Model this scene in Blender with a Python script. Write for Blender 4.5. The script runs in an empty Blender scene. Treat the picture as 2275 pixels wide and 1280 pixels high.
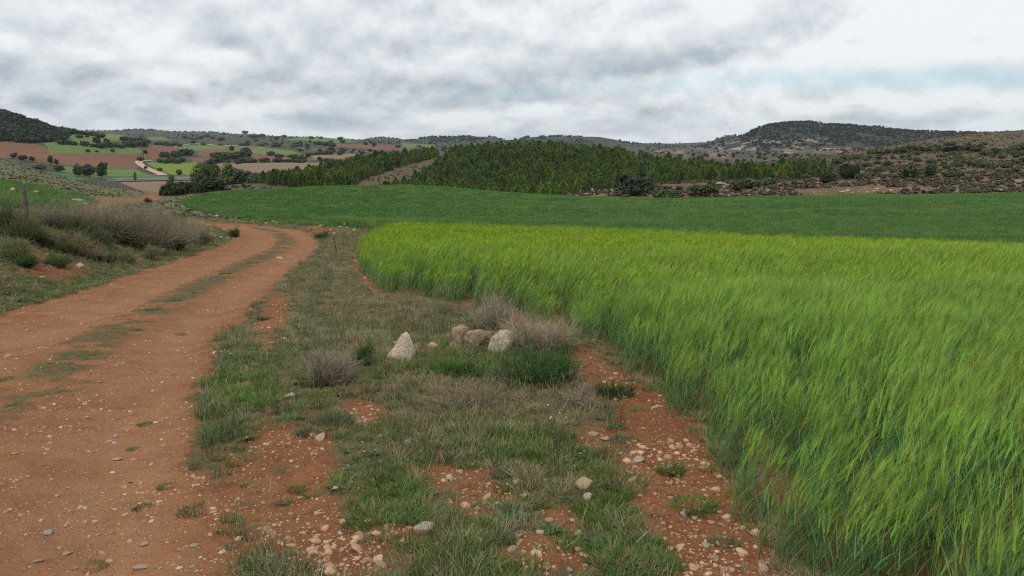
import bpy, bmesh, math, random
import numpy as np
from mathutils import Vector
R = math.radians
rng = np.random.default_rng(7)
random.seed(7)
S = bpy.context.scene
C = S.collection

# ------------------------------------------------------------------ camera
FPX, CX, CY, HOR, EYE = 1970.0, 1137.5, 640.0, 330.0, 1.62      # photo pixels, 2275 wide
PITCH = math.atan((CY - HOR) / FPX)
cam = bpy.data.cameras.new('camera'); cam_o = bpy.data.objects.new('camera', cam); C.objects.link(cam_o)
cam.sensor_width = 36.0; cam.lens = 36.0 * FPX / 2275.0
cam.clip_start = 0.1; cam.clip_end = 30000.0
cam_o.location = (0, 0, EYE); cam_o.rotation_euler = (math.pi / 2 - PITCH, 0, 0)
S.camera = cam_o
S.render.resolution_x, S.render.resolution_y = 1024, 576

# ------------------------------------------------------------------ sky, sun, exposure
SUN_EL, SUN_AZ = 52.0, 205.0          # high, behind and to the left of the camera, behind cloud
W = bpy.data.worlds.new('World'); S.world = W; W.use_nodes = True
nt = W.node_tree; nt.nodes.clear()
def N(tree, typ, **kw):
    n = tree.nodes.new(typ)
    for k, v in kw.items(): setattr(n, k, v)
    return n
def MATH(tree, op, a, b=None, c=None, clamp=False):
    n = N(tree, 'ShaderNodeMath', operation=op); n.use_clamp = clamp
    for i, v in enumerate((a, b, c)):
        if v is None: continue
        if isinstance(v, (int, float)): n.inputs[i].default_value = v
        else: tree.links.new(v, n.inputs[i])
    return n.outputs[0]
def MIX(tree, fac, a, b, blend='MIX'):
    n = N(tree, 'ShaderNodeMix', data_type='RGBA', blend_type=blend)
    for s, v in ((n.inputs['Factor'], fac), (n.inputs[6], a), (n.inputs[7], b)):
        if isinstance(v, (int, float)): s.default_value = v
        elif isinstance(v, tuple): s.default_value = (*v[:3], 1)
        else: tree.links.new(v, s)
    return n.outputs[2]
def RAMP(tree, fac, stops, interp='LINEAR'):
    n = N(tree, 'ShaderNodeValToRGB'); cr = n.color_ramp; cr.interpolation = interp
    while len(cr.elements) < len(stops): cr.elements.new(0.5)
    for e, (p, c) in zip(cr.elements, stops):
        e.position = p; e.color = (c, c, c, 1) if isinstance(c, (int, float)) else (*c, 1)
    tree.links.new(fac, n.inputs[0]); return n.outputs[0]
def NOISE(tree, vec, scale, detail=4, rough=0.55, dist=0.0, dims='3D'):
    n = N(tree, 'ShaderNodeTexNoise', noise_dimensions=dims)
    n.inputs['Scale'].default_value = scale; n.inputs['Detail'].default_value = detail
    n.inputs['Roughness'].default_value = rough; n.inputs['Distortion'].default_value = dist
    if vec is not None: tree.links.new(vec, n.inputs['Vector'])
    return n.outputs['Fac']

def build_world():
    t = nt
    sky = N(t, 'ShaderNodeTexSky', sky_type='NISHITA'); sky.sun_disc = False
    sky.sun_elevation = R(SUN_EL); sky.sun_rotation = R(SUN_AZ); sky.air_density = 1.0; sky.dust_density = 1.5
    skyc = N(t, 'ShaderNodeVectorMath', operation='SCALE'); t.links.new(sky.outputs[0], skyc.inputs[0]); skyc.inputs['Scale'].default_value = 0.11
    geo = N(t, 'ShaderNodeTexCoord')
    sep = N(t, 'ShaderNodeSeparateXYZ'); t.links.new(geo.outputs['Generated'], sep.inputs[0])
    x, y, z = sep.outputs
    zc = MATH(t, 'MAXIMUM', z, 0.0)
    def plane(dz):                       # heaped cloud, closing up towards the horizon
        lz = MATH(t, 'LOGARITHM', MATH(t, 'ADD', zc, 0.06 + dz), math.e)
        c = N(t, 'ShaderNodeCombineXYZ')
        t.links.new(x, c.inputs[0]); t.links.new(y, c.inputs[1]); t.links.new(MATH(t, 'MULTIPLY', lz, 0.24), c.inputs[2])
        return c.outputs[0]
    def heaps(p):
        return MATH(t, 'ADD', MATH(t, 'MULTIPLY', NOISE(t, p, 3.6, 3, 0.5, 0.1), 0.52), MATH(t, 'MULTIPLY', NOISE(t, p, 10.0, 9, 0.55, 0.1), 0.48))
    pa, pb = plane(0.0), plane(0.016)
    n0, n1 = heaps(pa), heaps(pb)
    wisp = NOISE(t, pa, 30.0, 5, 0.6, 0.2)
    lit = MATH(t, 'SUBTRACT', n0, n1)                       # thicker than the air above it: a lit top; thinner: a grey base
    az = MATH(t, 'DIVIDE', x, MATH(t, 'MAXIMUM', y, 0.05))
    front = MATH(t, 'GREATER_THAN', y, 0.05)
    wx = MATH(t, 'ADD', az, MATH(t, 'MULTIPLY', MATH(t, 'SUBTRACT', n0, 0.5), 0.35)); wz = MATH(t, 'ADD', zc, MATH(t, 'MULTIPLY', MATH(t, 'SUBTRACT', n1, 0.5), 0.09))
    def mass(a0, z0, sa, sz, amp, tilt=0.0):
        da = MATH(t, 'SUBTRACT', wx, a0)
        dz = MATH(t, 'SUBTRACT', MATH(t, 'SUBTRACT', wz, z0), MATH(t, 'MULTIPLY', da, tilt))
        e = MATH(t, 'ADD', MATH(t, 'POWER', MATH(t, 'DIVIDE', da, sa), 2), MATH(t, 'POWER', MATH(t, 'DIVIDE', dz, sz), 2))
        g = MATH(t, 'EXPONENT', MATH(t, 'MULTIPLY', e, -0.6))
        return MATH(t, 'MULTIPLY', MATH(t, 'MULTIPLY', g, front), amp)
    def total(ms):
        o = None
        for m in ms: v = mass(*m); o = v if o is None else MATH(t, 'ADD', o, v)
        return o
    dark = total(((-0.28, 0.076, 0.20, 0.010, 0.34), (-0.12, 0.066, 0.10, 0.009, 0.20, -0.08), (-0.42, 0.090, 0.10, 0.012, 0.16), (0.03, 0.086, 0.12, 0.012, 0.24, 0.05), (0.15, 0.090, 0.13, 0.012, 0.30, 0.20), (0.22, 0.115, 0.08, 0.014, 0.20, 0.30),
                  (0.06, 0.054, 0.09, 0.008, 0.18, 0.04), (0.24, 0.060, 0.10, 0.007, 0.20, 0.06), (0.37, 0.072, 0.05, 0.006, 0.14), (0.48, 0.068, 0.07, 0.006, 0.12), (0.56, 0.135, 0.03, 0.010, 0.20), (0.50, 0.160, 0.03, 0.005, 0.16), (-0.10, 0.172, 0.08, 0.008, 0.18), (-0.55, 0.05, 0.16, 0.009, 0.10), (-0.15, 0.12, 0.13, 0.016, 0.12), (-0.36, 0.145, 0.07, 0.012, 0.12)))
    bright = total(((-0.46, 0.105, 0.04, 0.010, 0.16), (-0.395, 0.100, 0.022, 0.010, 0.30), (-0.315, 0.096, 0.035, 0.009, 0.32), (-0.35, 0.15, 0.03, 0.012, 0.20), (0.46, 0.135, 0.18, 0.026, 0.27), (0.42, 0.100, 0.08, 0.012, 0.30), (0.50, 0.092, 0.10, 0.010, 0.16), (-0.02, 0.030, 0.45, 0.012, 0.06), (0.42, 0.040, 0.25, 0.012, 0.08), (0.05, 0.135, 0.10, 0.014, 0.16)))
    tone = MATH(t, 'SUBTRACT', MATH(t, 'MULTIPLY', MATH(t, 'SUBTRACT', n0, 0.5), 0.45), MATH(t, 'MULTIPLY', lit, 4.8))
    tone = MATH(t, 'ADD', tone, MATH(t, 'MULTIPLY', MATH(t, 'SUBTRACT', wisp, 0.5), 0.07))
    tone = MATH(t, 'ADD', tone, MATH(t, 'MULTIPLY', dark, 0.72)); tone = MATH(t, 'SUBTRACT', tone, bright)
    tone = MATH(t, 'ADD', tone, 0.20)
    cloud = RAMP(t, tone, [(0.0, (0.76, 0.785, 0.80)), (0.22, (0.645, 0.675, 0.695)), (0.45, (0.525, 0.56, 0.595)), (0.72, (0.375, 0.42, 0.475)), (1.0, (0.27, 0.325, 0.38))])
    br = RAMP(t, MATH(t, 'SUBTRACT', n0, MATH(t, 'MULTIPLY', wisp, 0.25)), [(0.34, 1.0), (0.50, 0.0)])
    gaps = MATH(t, 'MULTIPLY', total(((0.38, 0.064, 0.14, 0.007, 1.3), (0.56, 0.066, 0.10, 0.009, 1.3), (0.14, 0.066, 0.06, 0.006, 0.8), (-0.02, 0.060, 0.05, 0.005, 0.6))), br, clamp=True)
    blue = MIX(t, 0.6, skyc.outputs[0], (0.47, 0.68, 0.79))
    col = MIX(t, MATH(t, 'MULTIPLY', gaps, 0.6), cloud, blue)
    hz = RAMP(t, zc, [(0.0, 1.0), (0.045, 0.0)])
    col = MIX(t, MATH(t, 'MULTIPLY', hz, 0.5), col, (0.56, 0.63, 0.67))
    col = MIX(t, 0.05, col, skyc.outputs[0])
    bg = N(t, 'ShaderNodeBackground'); t.links.new(col, bg.inputs[0]); bg.inputs[1].default_value = 1.0
    out = N(t, 'ShaderNodeOutputWorld'); t.links.new(bg.outputs[0], out.inputs[0])
build_world()
W.cycles.sampling_method = 'MANUAL'; W.cycles.sample_map_resolution = 256

sun = bpy.data.lights.new('sun', 'SUN'); sun_o = bpy.data.objects.new('sun', sun); C.objects.link(sun_o)
sun.energy = 1.5; sun.angle = R(10); sun.color = (1.0, 0.95, 0.88)
_a = R(SUN_AZ)
sd = Vector((math.sin(_a) * math.cos(R(SUN_EL)), math.cos(_a) * math.cos(R(SUN_EL)), math.sin(R(SUN_EL))))
sun_o.rotation_euler = sd.to_track_quat('Z', 'Y').to_euler(); sun_o.location = (0, -10, 50)
vs = S.view_settings
vs.view_transform = 'Standard'; vs.look = 'None'; vs.exposure = 0.28; vs.gamma = 1.0; vs.use_curve_mapping = False
S.cycles.use_denoising = False; S.cycles.filter_width = 1.25
S.cycles.max_bounces = 6; S.cycles.diffuse_bounces = 3; S.cycles.transmission_bounces = 3; S.cycles.volume_bounces = 0; S.cycles.transparent_max_bounces = 6
S.cycles.caustics_reflective = False; S.cycles.caustics_refractive = False

# ------------------------------------------------------------------ numpy helpers
def ray(px, py):
    px = np.asarray(px, float); py = np.asarray(py, float)
    a = (px - CX) / FPX; b = (CY - py) / FPX
    cp, sp = math.cos(PITCH), math.sin(PITCH)
    fy = cp + b * sp
    return a / fy, (-sp + b * cp) / fy            # X/Y and (Z-EYE)/Y
def to_px(X, Y, Z):
    cp, sp = math.cos(PITCH), math.sin(PITCH)
    dz = Z - EYE
    f = Y * cp - dz * sp; b = (Y * sp + dz * cp) / f
    return CX + FPX * X / f, CY - FPX * b
_tab = np.random.default_rng(11).random((256, 256)) * 2 - 1
def vnoise(x, y):
    xi = np.floor(x).astype(int); yi = np.floor(y).astype(int); fx = x - xi; fy = y - yi
    fx = fx * fx * (3 - 2 * fx); fy = fy * fy * (3 - 2 * fy)
    g = lambda i, j: _tab[(xi + i) & 255, (yi + j) & 255]
    return (g(0, 0) * (1 - fx) + g(1, 0) * fx) * (1 - fy) + (g(0, 1) * (1 - fx) + g(1, 1) * fx) * fy
def fbm(x, y, o=4, rough=0.5, seed=0.0):
    x = np.asarray(x, float); y = np.asarray(y, float)
    v = 0; a = 1.0; s = 0.0
    for k in range(o):
        v = v + a * vnoise(x * 2 ** k + 17.3 * k + seed, y * 2 ** k + 9.1 * k + seed * 1.7); s += a; a *= rough
    return v / s
def sstep(a, b, x):
    t = np.clip((x - a) / (b - a), 0, 1); return t * t * (3 - 2 * t)
class TPS:
    def __init__(s, pts, vals, smooth=1e-3):
        P = np.array(pts, float); n = len(P); s.P = P
        d = np.linalg.norm(P[:, None] - P[None], axis=2)
        K = np.where(d > 0, d * d * np.log(d + 1e-12), 0) + smooth * np.eye(n)
        Q = np.c_[np.ones(n), P]
        A = np.zeros((n + 3, n + 3)); A[:n, :n] = K; A[:n, n:] = Q; A[n:, :n] = Q.T
        s.w = np.linalg.solve(A, np.r_[np.array(vals, float), 0, 0, 0])
    def __call__(s, a, b):
        sh = np.shape(a); a = np.ravel(a).astype(float); b = np.ravel(b).astype(float); out = s.w[-3] + s.w[-2] * a + s.w[-1] * b
        for i, (p, q) in enumerate(s.P):
            d2 = (a - p) ** 2 + (b - q) ** 2 + 1e-18
            out += s.w[i] * 0.5 * d2 * np.log(d2)
        return out.reshape(sh)
class Land:
    """A height field fitted to control points read off the photograph: (px, py, metres ahead[, lift])."""
    def __init__(s, ctl, zctl=(), k=1.6, detail=None):
        P, Z = [], []
        for c in ctl:
            u, t = ray(c[0], c[1]); P.append((u * k, math.log(c[2]))); Z.append(EYE + t * c[2] - (c[3] if len(c) > 3 else 0))
        for (u, Y, z) in zctl: P.append((u * k, math.log(Y))); Z.append(z)
        s.t = TPS(P, Z); s.k = k; s.detail = detail
    def __call__(s, X, Y):
        X = np.asarray(X, float); Y = np.asarray(Y, float)
        Yc = np.maximum(Y, 0.8)
        z = s.t(np.clip(X / Yc, -1.3, 1.3) * s.k, np.log(Yc))
        return z + (s.detail(X, Y) if s.detail else 0)
    def at(s, px, py, y0=2.5, y1=6000.0):
        """Where the sight line through a photo pixel first meets this land."""
        u, t = ray(px, py)
        Y = np.exp(np.linspace(math.log(y0), math.log(y1), 1500)); d = EYE + t * Y - s(u * Y, Y)
        i = np.argmax(d < 0)
        if d[i] >= 0: i = int(np.argmin(d))
        elif i > 0:
            f = d[i - 1] / (d[i - 1] - d[i]); Yv = Y[i - 1] + f * (Y[i] - Y[i - 1])
            return np.array((u * Yv, Yv, float(s(u * Yv, Yv))))
        return np.array((u * Y[i], Y[i], float(s(u * Y[i], Y[i]))))
def inpoly(x, y, P):
    x = np.asarray(x, float); y = np.asarray(y, float); r = np.zeros(x.shape, bool); P = np.asarray(P, float)
    j = len(P) - 1
    for i in range(len(P)):
        (xi, yi), (xj, yj) = P[i], P[j]
        if yi != yj: r ^= ((yi > y) != (yj > y)) & (x < (xj - xi) * (y - yi) / (yj - yi) + xi)
        j = i
    return r
def make_mesh(name, V, F, col=None, smooth=False, mat_index=None):
    """V (n,3); F an (m,3) / (m,4) array, or a list of such arrays."""
    Fs = F if isinstance(F, list) else [F]
    Fs = [np.asarray(f, np.int32) for f in Fs if len(f)]
    me = bpy.data.meshes.new(name); V = np.asarray(V, np.float32)
    me.vertices.add(len(V)); me.vertices.foreach_set('co', V.ravel())
    nl = sum(f.size for f in Fs); npoly = sum(len(f) for f in Fs)
    me.loops.add(nl); me.loops.foreach_set('vertex_index', np.concatenate([f.ravel() for f in Fs]))
    tot = np.concatenate([np.full(len(f), f.shape[1], np.int32) for f in Fs])
    me.polygons.add(npoly); me.polygons.foreach_set('loop_start', np.r_[0, np.cumsum(tot)[:-1]].astype(np.int32))
    if smooth: me.polygons.foreach_set('use_smooth', np.ones(npoly, bool))
    if mat_index is not None: me.polygons.foreach_set('material_index', np.asarray(mat_index, np.int32))
    if col is not None:
        a = me.attributes.new('col', 'FLOAT_COLOR', 'POINT'); col = np.asarray(col, np.float32)
        a.data.foreach_set('color', np.c_[col[:, :3], np.ones(len(col), np.float32)].astype(np.float32).ravel())
    me.update(calc_edges=True); return me
def obj(name, me, mat, parent=None, link=True, **props):
    o = bpy.data.objects.new(name, me)
    for m in (mat if isinstance(mat, (list, tuple)) else [mat]):
        if me is not None and m is not None and len(me.materials) < (len(mat) if isinstance(mat, (list, tuple)) else 1): me.materials.append(m)
    if link: C.objects.link(o)
    if parent is not None: o.parent = parent
    for k, v in props.items(): o[k] = v
    return o
def thing(name, label, cat, loc=(0, 0, 0), rz=0.0, group=None):
    o = bpy.data.objects.new(name, None); C.objects.link(o); o.location = loc; o.rotation_euler = (0, 0, rz); o.empty_display_size = 0.2
    o['label'] = label; o['category'] = cat
    if group: o['group'] = group
    return o
def place(src_me, mat, name, label, cat, loc, rz=0.0, scale=1.0, group=None, rot=None):
    o = obj(name, src_me, mat); o.location = loc; o.rotation_euler = rot if rot is not None else (0, 0, rz)
    o.scale = (scale,) * 3 if isinstance(scale, (int, float)) else scale
    o['label'] = label; o['category'] = cat
    if group: o['group'] = group
    return o

# ------------------------------------------------------------------ materials
MATS = {}
def new_mat(name):
    m = bpy.data.materials.new(name); m.use_nodes = True; t = m.node_tree; t.nodes.clear()
    out = N(t, 'ShaderNodeOutputMaterial'); b = N(t, 'ShaderNodeBsdfPrincipled')
    t.links.new(b.outputs[0], out.inputs[0]); b.inputs['Roughness'].default_value = 0.9
    b.inputs['Specular IOR Level'].default_value = 0.15
    MATS[name] = m; return m, t, b, out
def setcol(t, b, c):
    if isinstance(c, tuple): b.inputs['Base Color'].default_value = (*c, 1)
    else: t.links.new(c, b.inputs['Base Color'])
def bump(t, b, h, dist, strength=1.0):
    n = N(t, 'ShaderNodeBump'); n.inputs['Distance'].default_value = dist; n.inputs['Strength'].default_value = strength
    t.links.new(h, n.inputs['Height']); t.links.new(n.outputs[0], b.inputs['Normal'])
def pos(t):
    return N(t, 'ShaderNodeNewGeometry').outputs['Position']
def foliage(name, trans=0.3, var=0.35, rough=0.6, hue=0.03, spec=0.25):
    """Leaf surface: per-vertex colour, each plant a little different, some light through the leaf."""
    m, t, b, out = new_mat(name)
    at = N(t, 'ShaderNodeAttribute', attribute_name='col'); oi = N(t, 'ShaderNodeObjectInfo')
    hs = N(t, 'ShaderNodeHueSaturation'); t.links.new(at.outputs['Color'], hs.inputs['Color'])
    v = N(t, 'ShaderNodeMapRange'); t.links.new(oi.outputs['Random'], v.inputs[0]); v.inputs[3].default_value = 1 - var; v.inputs[4].default_value = 1 + var
    t.links.new(v.outputs[0], hs.inputs['Value'])
    r2 = MATH(t, 'FRACT', MATH(t, 'MULTIPLY', oi.outputs['Random'], 37.7))
    h = N(t, 'ShaderNodeMapRange'); t.links.new(r2, h.inputs[0]); h.inputs[3].default_value = 0.5 - hue; h.inputs[4].default_value = 0.5 + hue
    t.links.new(h.outputs[0], hs.inputs['Hue'])
    t.links.new(hs.outputs[0], b.inputs['Base Color']); b.inputs['Roughness'].default_value = rough; b.inputs['Specular IOR Level'].default_value = spec
    tr = N(t, 'ShaderNodeBsdfTranslucent'); t.links.new(hs.outputs[0], tr.inputs[0])
    mx = N(t, 'ShaderNodeMixShader'); mx.inputs[0].default_value = trans
    t.links.new(b.outputs[0], mx.inputs[1]); t.links.new(tr.outputs[0], mx.inputs[2]); t.links.new(mx.outputs[0], out.inputs[0])
    return m
def soil_nodes(t, P):
    """Red stony clay: mottled colour, pale grit. Returns colour and height."""
    n1 = NOISE(t, P, 0.7, 5, 0.6); n2 = NOISE(t, P, 6.0, 6, 0.65); n3 = NOISE(t, P, 45.0, 4, 0.7)
    c = MIX(t, RAMP(t, n1, [(0.35, 0.0), (0.65, 1.0)]), (0.190, 0.074, 0.030), (0.255, 0.112, 0.049))
    c = MIX(t, RAMP(t, n2, [(0.40, 0.0), (0.70, 0.7)]), c, (0.130, 0.046, 0.021))
    c = MIX(t, RAMP(t, n3, [(0.45, 0.0), (0.75, 0.55)]), c, (0.29, 0.140, 0.075))
    cr_ = NOISE(t, P, 17.0, 7, 0.72); c = MIX(t, RAMP(t, cr_, [(0.33, 0.85), (0.50, 0.0)]), c, (0.105, 0.038, 0.017)); n2 = MATH(t, 'ADD', n2, MATH(t, 'MULTIPLY', cr_, 0.7))
    def grit(scale, lo, colr, c):
        v = N(t, 'ShaderNodeTexVoronoi', feature='F1'); v.inputs['Scale'].default_value = scale; t.links.new(P, v.inputs['Vector'])
        wv = N(t, 'ShaderNodeSeparateColor'); t.links.new(v.outputs['Color'], wv.inputs[0])
        pick = RAMP(t, wv.outputs[0], [(lo, 0.0), (lo + 0.02, 1.0)])
        near = RAMP(t, v.outputs['Distance'], [(0.22, 1.0), (0.36, 0.0)])
        f = MATH(t, 'MULTIPLY', pick, near)
        colv = MIX(t, wv.outputs[1], colr, tuple(q * 0.62 for q in colr))
        return MIX(t, f, c, colv), f
    c, f1 = grit(34.0, 0.58, (0.50, 0.35, 0.24), c)
    c, f2 = grit(80.0, 0.50, (0.44, 0.28, 0.18), c)
    h = MATH(t, 'ADD', MATH(t, 'ADD', MATH(t, 'MULTIPLY', n2, 0.7), MATH(t, 'MULTIPLY', n3, 0.35)), MATH(t, 'ADD', MATH(t, 'MULTIPLY', f1, 0.5), MATH(t, 'MULTIPLY', f2, 0.25)))
    return c, h
def mat_ground():
    m, t, b, out = new_mat('ground_soil'); P = pos(t)
    c, h = soil_nodes(t, P)
    at = N(t, 'ShaderNodeAttribute', attribute_name='col'); s = N(t, 'ShaderNodeSeparateColor'); t.links.new(at.outputs['Color'], s.inputs[0])
    brk = NOISE(t, P, 9.0, 5, 0.6); brk2 = NOISE(t, P, 60.0, 3, 0.6)
    thatch = MIX(t, RAMP(t, brk2, [(0.35, 0.0), (0.7, 1.0)]), (0.075, 0.070, 0.032), (0.175, 0.130, 0.070))
    f = MATH(t, 'ADD', s.outputs[1], MATH(t, 'MULTIPLY', MATH(t, 'SUBTRACT', brk, 0.5), 1.4))
    f = RAMP(t, f, [(0.38, 0.0), (0.72, 1.0)])
    c2 = MIX(t, f, c, thatch)
    c2 = MIX(t, MATH(t, 'MULTIPLY', MATH(t, 'MULTIPLY', s.outputs[0], RAMP(t, NOISE(t, P, 1.7, 5, 0.6), [(0.35, 0.2), (0.65, 1.0)])), 0.55), c2, MIX(t, brk2, (0.31, 0.150, 0.078), (0.41, 0.235, 0.140)))   # worn, paler wheel tracks
    c2 = MIX(t, MATH(t, 'MULTIPLY', s.outputs[2], RAMP(t, NOISE(t, P, 2.6, 6, 0.65), [(0.34, 0.0), (0.68, 0.72)])), c2, MIX(t, brk2, (0.270, 0.126, 0.060), (0.365, 0.205, 0.113)))
    setcol(t, b, c2); bump(t, b, h, 0.02, 1.0); b.inputs['Roughness'].default_value = 0.95; b.inputs['Specular IOR Level'].default_value = 0.05
    return m
def mat_crop(name, a, bcol, ccol, sc=1.0, hgt=0.12):
    """A young cereal stand seen from afar: drill streaks, thin and lush patches."""
    m, t, b, out = new_mat(name); P = pos(t)
    mp = N(t, 'ShaderNodeMapping'); t.links.new(P, mp.inputs[0]); mp.inputs['Rotation'].default_value = (0, 0, 0.16); mp.inputs['Scale'].default_value = (0.16, 0.8, 0.5)
    st = NOISE(t, mp.outputs[0], 0.55 * sc, 7, 0.62); pa = NOISE(t, P, 0.045 * sc, 4, 0.55); fi = NOISE(t, P, 3.2 * sc, 5, 0.7)
    c = MIX(t, RAMP(t, pa, [(0.38, 0.0), (0.64, 1.0)]), a, bcol)
    c = MIX(t, RAMP(t, st, [(0.44, 0.0), (0.70, 0.8)]), c, ccol)
    c = MIX(t, RAMP(t, fi, [(0.42, 0.6), (0.62, 0.0)]), c, tuple(q * 0.5 for q in a))
    setcol(t, b, c); bump(t, b, MATH(t, 'ADD', fi, MATH(t, 'MULTIPLY', st, 0.8)), hgt, 1.0); return m
def mat_field(name, a, bcol, sc=1.0, stripe=0.0, ang=0.0, hgt=0.4):
    m, t, b, out = new_mat(name); P = pos(t)
    n = NOISE(t, P, 0.012 * sc, 5, 0.6); n2 = NOISE(t, P, 0.25 * sc, 5, 0.7)
    c = MIX(t, RAMP(t, n, [(0.35, 0.0), (0.65, 1.0)]), a, bcol)
    c = MIX(t, RAMP(t, n2, [(0.4, 0.0), (0.7, 0.35)]), c, tuple(q * 0.62 for q in a))
    if stripe:
        w = N(t, 'ShaderNodeTexWave'); mp = N(t, 'ShaderNodeMapping'); t.links.new(P, mp.inputs[0]); mp.inputs['Rotation'].default_value = (0, 0, ang)
        t.links.new(mp.outputs[0], w.inputs[0]); w.inputs['Scale'].default_value = stripe; w.inputs['Distortion'].default_value = 1.5
        c = MIX(t, MATH(t, 'MULTIPLY', w.outputs['Fac'], 0.25), c, tuple(q * 0.7 for q in bcol))
    setcol(t, b, c); bump(t, b, n2, hgt, 0.8); return m
def mat_heath(name, a, bcol, rock, veg, sc=1.0, rockamt=0.62, vegamt=0.58, hgt=0.6):
    """Stony hillside: bare earth, pale rock showing through, low grey-green scrub between."""
    m, t, b, out = new_mat(name); P = pos(t)
    n = NOISE(t, P, 0.05 * sc, 6, 0.62); n2 = NOISE(t, P, 0.28 * sc, 7, 0.68); n3 = NOISE(t, P, 0.11 * sc, 7, 0.66, 0.6); n4 = NOISE(t, P, 1.4 * sc, 5, 0.7)
    c = MIX(t, RAMP(t, n, [(0.38, 0.0), (0.62, 1.0)]), a, bcol)
    c = MIX(t, RAMP(t, n2, [(vegamt - 0.1, 0.0), (vegamt, 0.85)]), c, veg)
    c = MIX(t, RAMP(t, n4, [(0.40, 0.5), (0.58, 0.0)]), c, tuple(q * 0.5 for q in veg))
    at = N(t, 'ShaderNodeAttribute', attribute_name='col'); s = N(t, 'ShaderNodeSeparateColor'); t.links.new(at.outputs['Color'], s.inputs[0])
    rk = MATH(t, 'ADD', n3, MATH(t, 'MULTIPLY', s.outputs[0], 0.16)); rk = MATH(t, 'ADD', rk, MATH(t, 'MULTIPLY', MATH(t, 'SUBTRACT', n4, 0.5), 0.25))
    c = MIX(t, RAMP(t, rk, [(rockamt, 0.0), (rockamt + 0.07, 0.9)]), c, rock)
    c = MIX(t, MATH(t, 'MULTIPLY', s.outputs[1], RAMP(t, n4, [(0.3, 0.5), (0.6, 1.0)])), c, (0.125, 0.135, 0.05))
    c = MIX(t, MATH(t, 'MULTIPLY', s.outputs[2], RAMP(t, n2, [(0.35, 1.0), (0.62, 0.15)])), c, (0.215, 0.110, 0.070))
    setcol(t, b, c); bump(t, b, MATH(t, 'ADD', n2, MATH(t, 'MULTIPLY', n4, 0.5)), hgt, 0.9); return m
def mat_rock(name, a, bcol, lich, sc=1.0, attr=False):
    m, t, b, out = new_mat(name)
    tc = N(t, 'ShaderNodeTexCoord').outputs['Object']; oi = N(t, 'ShaderNodeObjectInfo')
    off = N(t, 'ShaderNodeVectorMath', operation='ADD'); t.links.new(tc, off.inputs[0])
    cc = N(t, 'ShaderNodeCombineXYZ'); t.links.new(MATH(t, 'MULTIPLY', oi.outputs['Random'], 31.0), cc.inputs[0]); t.links.new(cc.outputs[0], off.inputs[1])
    P = off.outputs[0]
    n = NOISE(t, P, 2.2 * sc, 6, 0.62); n2 = NOISE(t, P, 14.0 * sc, 6, 0.7); n3 = NOISE(t, P, 5.0 * sc, 5, 0.65, 0.8)
    c = MIX(t, RAMP(t, n, [(0.35, 0.0), (0.65, 1.0)]), a, bcol)
    c = MIX(t, RAMP(t, n3, [(0.54, 0.0), (0.66, 0.75)]), c, lich)
    c = MIX(t, RAMP(t, n2, [(0.36, 0.75), (0.5, 0.0)]), c, tuple(q * (0.75 if attr else 0.42) for q in a))
    if not attr:                                              # cracks and dark crusts
        wn = N(t, 'ShaderNodeVectorMath', operation='ADD'); sc3 = N(t, 'ShaderNodeVectorMath', operation='SCALE'); nn = N(t, 'ShaderNodeTexNoise'); nn.inputs['Scale'].default_value = 3.0 * sc; t.links.new(P, nn.inputs['Vector'])
        t.links.new(nn.outputs['Color'], sc3.inputs[0]); sc3.inputs['Scale'].default_value = 0.5 / sc; t.links.new(P, wn.inputs[0]); t.links.new(sc3.outputs[0], wn.inputs[1])
        vo = N(t, 'ShaderNodeTexVoronoi', feature='DISTANCE_TO_EDGE'); vo.inputs['Scale'].default_value = 2.4 * sc; t.links.new(wn.outputs[0], vo.inputs['Vector'])
        cr = RAMP(t, vo.outputs['Distance'], [(0.0, 0.8), (0.05, 0.0)]); c = MIX(t, MATH(t, 'MULTIPLY', cr, RAMP(t, n, [(0.40, 0.0), (0.55, 1.0)])), c, tuple(q * 0.35 for q in lich)); n3 = MATH(t, 'SUBTRACT', n3, MATH(t, 'MULTIPLY', cr, 0.8))
    if attr:
        c = MIX(t, 1.0, c, MIX(t, oi.outputs['Random'], (1.15, 1.1, 1.05), (0.68, 0.56, 0.46)), 'MULTIPLY')
    setcol(t, b, c); bump(t, b, MATH(t, 'ADD', n2, n3), 0.0008 if attr else 0.012 / sc, 0.9); b.inputs['Roughness'].default_value = 0.92; return m
def mat_plain(name, a, bcol, sc=8.0, rough=0.85):
    m, t, b, out = new_mat(name); tc = N(t, 'ShaderNodeTexCoord').outputs['Object']
    setcol(t, b, MIX(t, RAMP(t, NOISE(t, tc, sc, 5, 0.65), [(0.35, 0.0), (0.65, 1.0)]), a, bcol)); b.inputs['Roughness'].default_value = rough; return m

M_ground = mat_ground()
M_wheat = mat_crop('young_wheat', (0.060, 0.130, 0.034), (0.074, 0.150, 0.036), (0.088, 0.155, 0.034))
M_leaf = foliage('grass_leaf', 0.25, 0.30, 0.55, 0.025)
M_barley = foliage('barley_leaf', 0.35, 0.16, 0.5, 0.012)
M_tree = foliage('tree_leaf', 0.15, 0.25, 0.6, 0.02)
M_pine = foliage('pine_needles', 0.25, 0.32, 0.65, 0.02)
M_dry = foliage('dry_twigs', 0.1, 0.18, 0.8, 0.01, 0.1)
M_bark = mat_plain('bark', (0.06, 0.045, 0.032), (0.10, 0.078, 0.058), 6)

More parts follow.
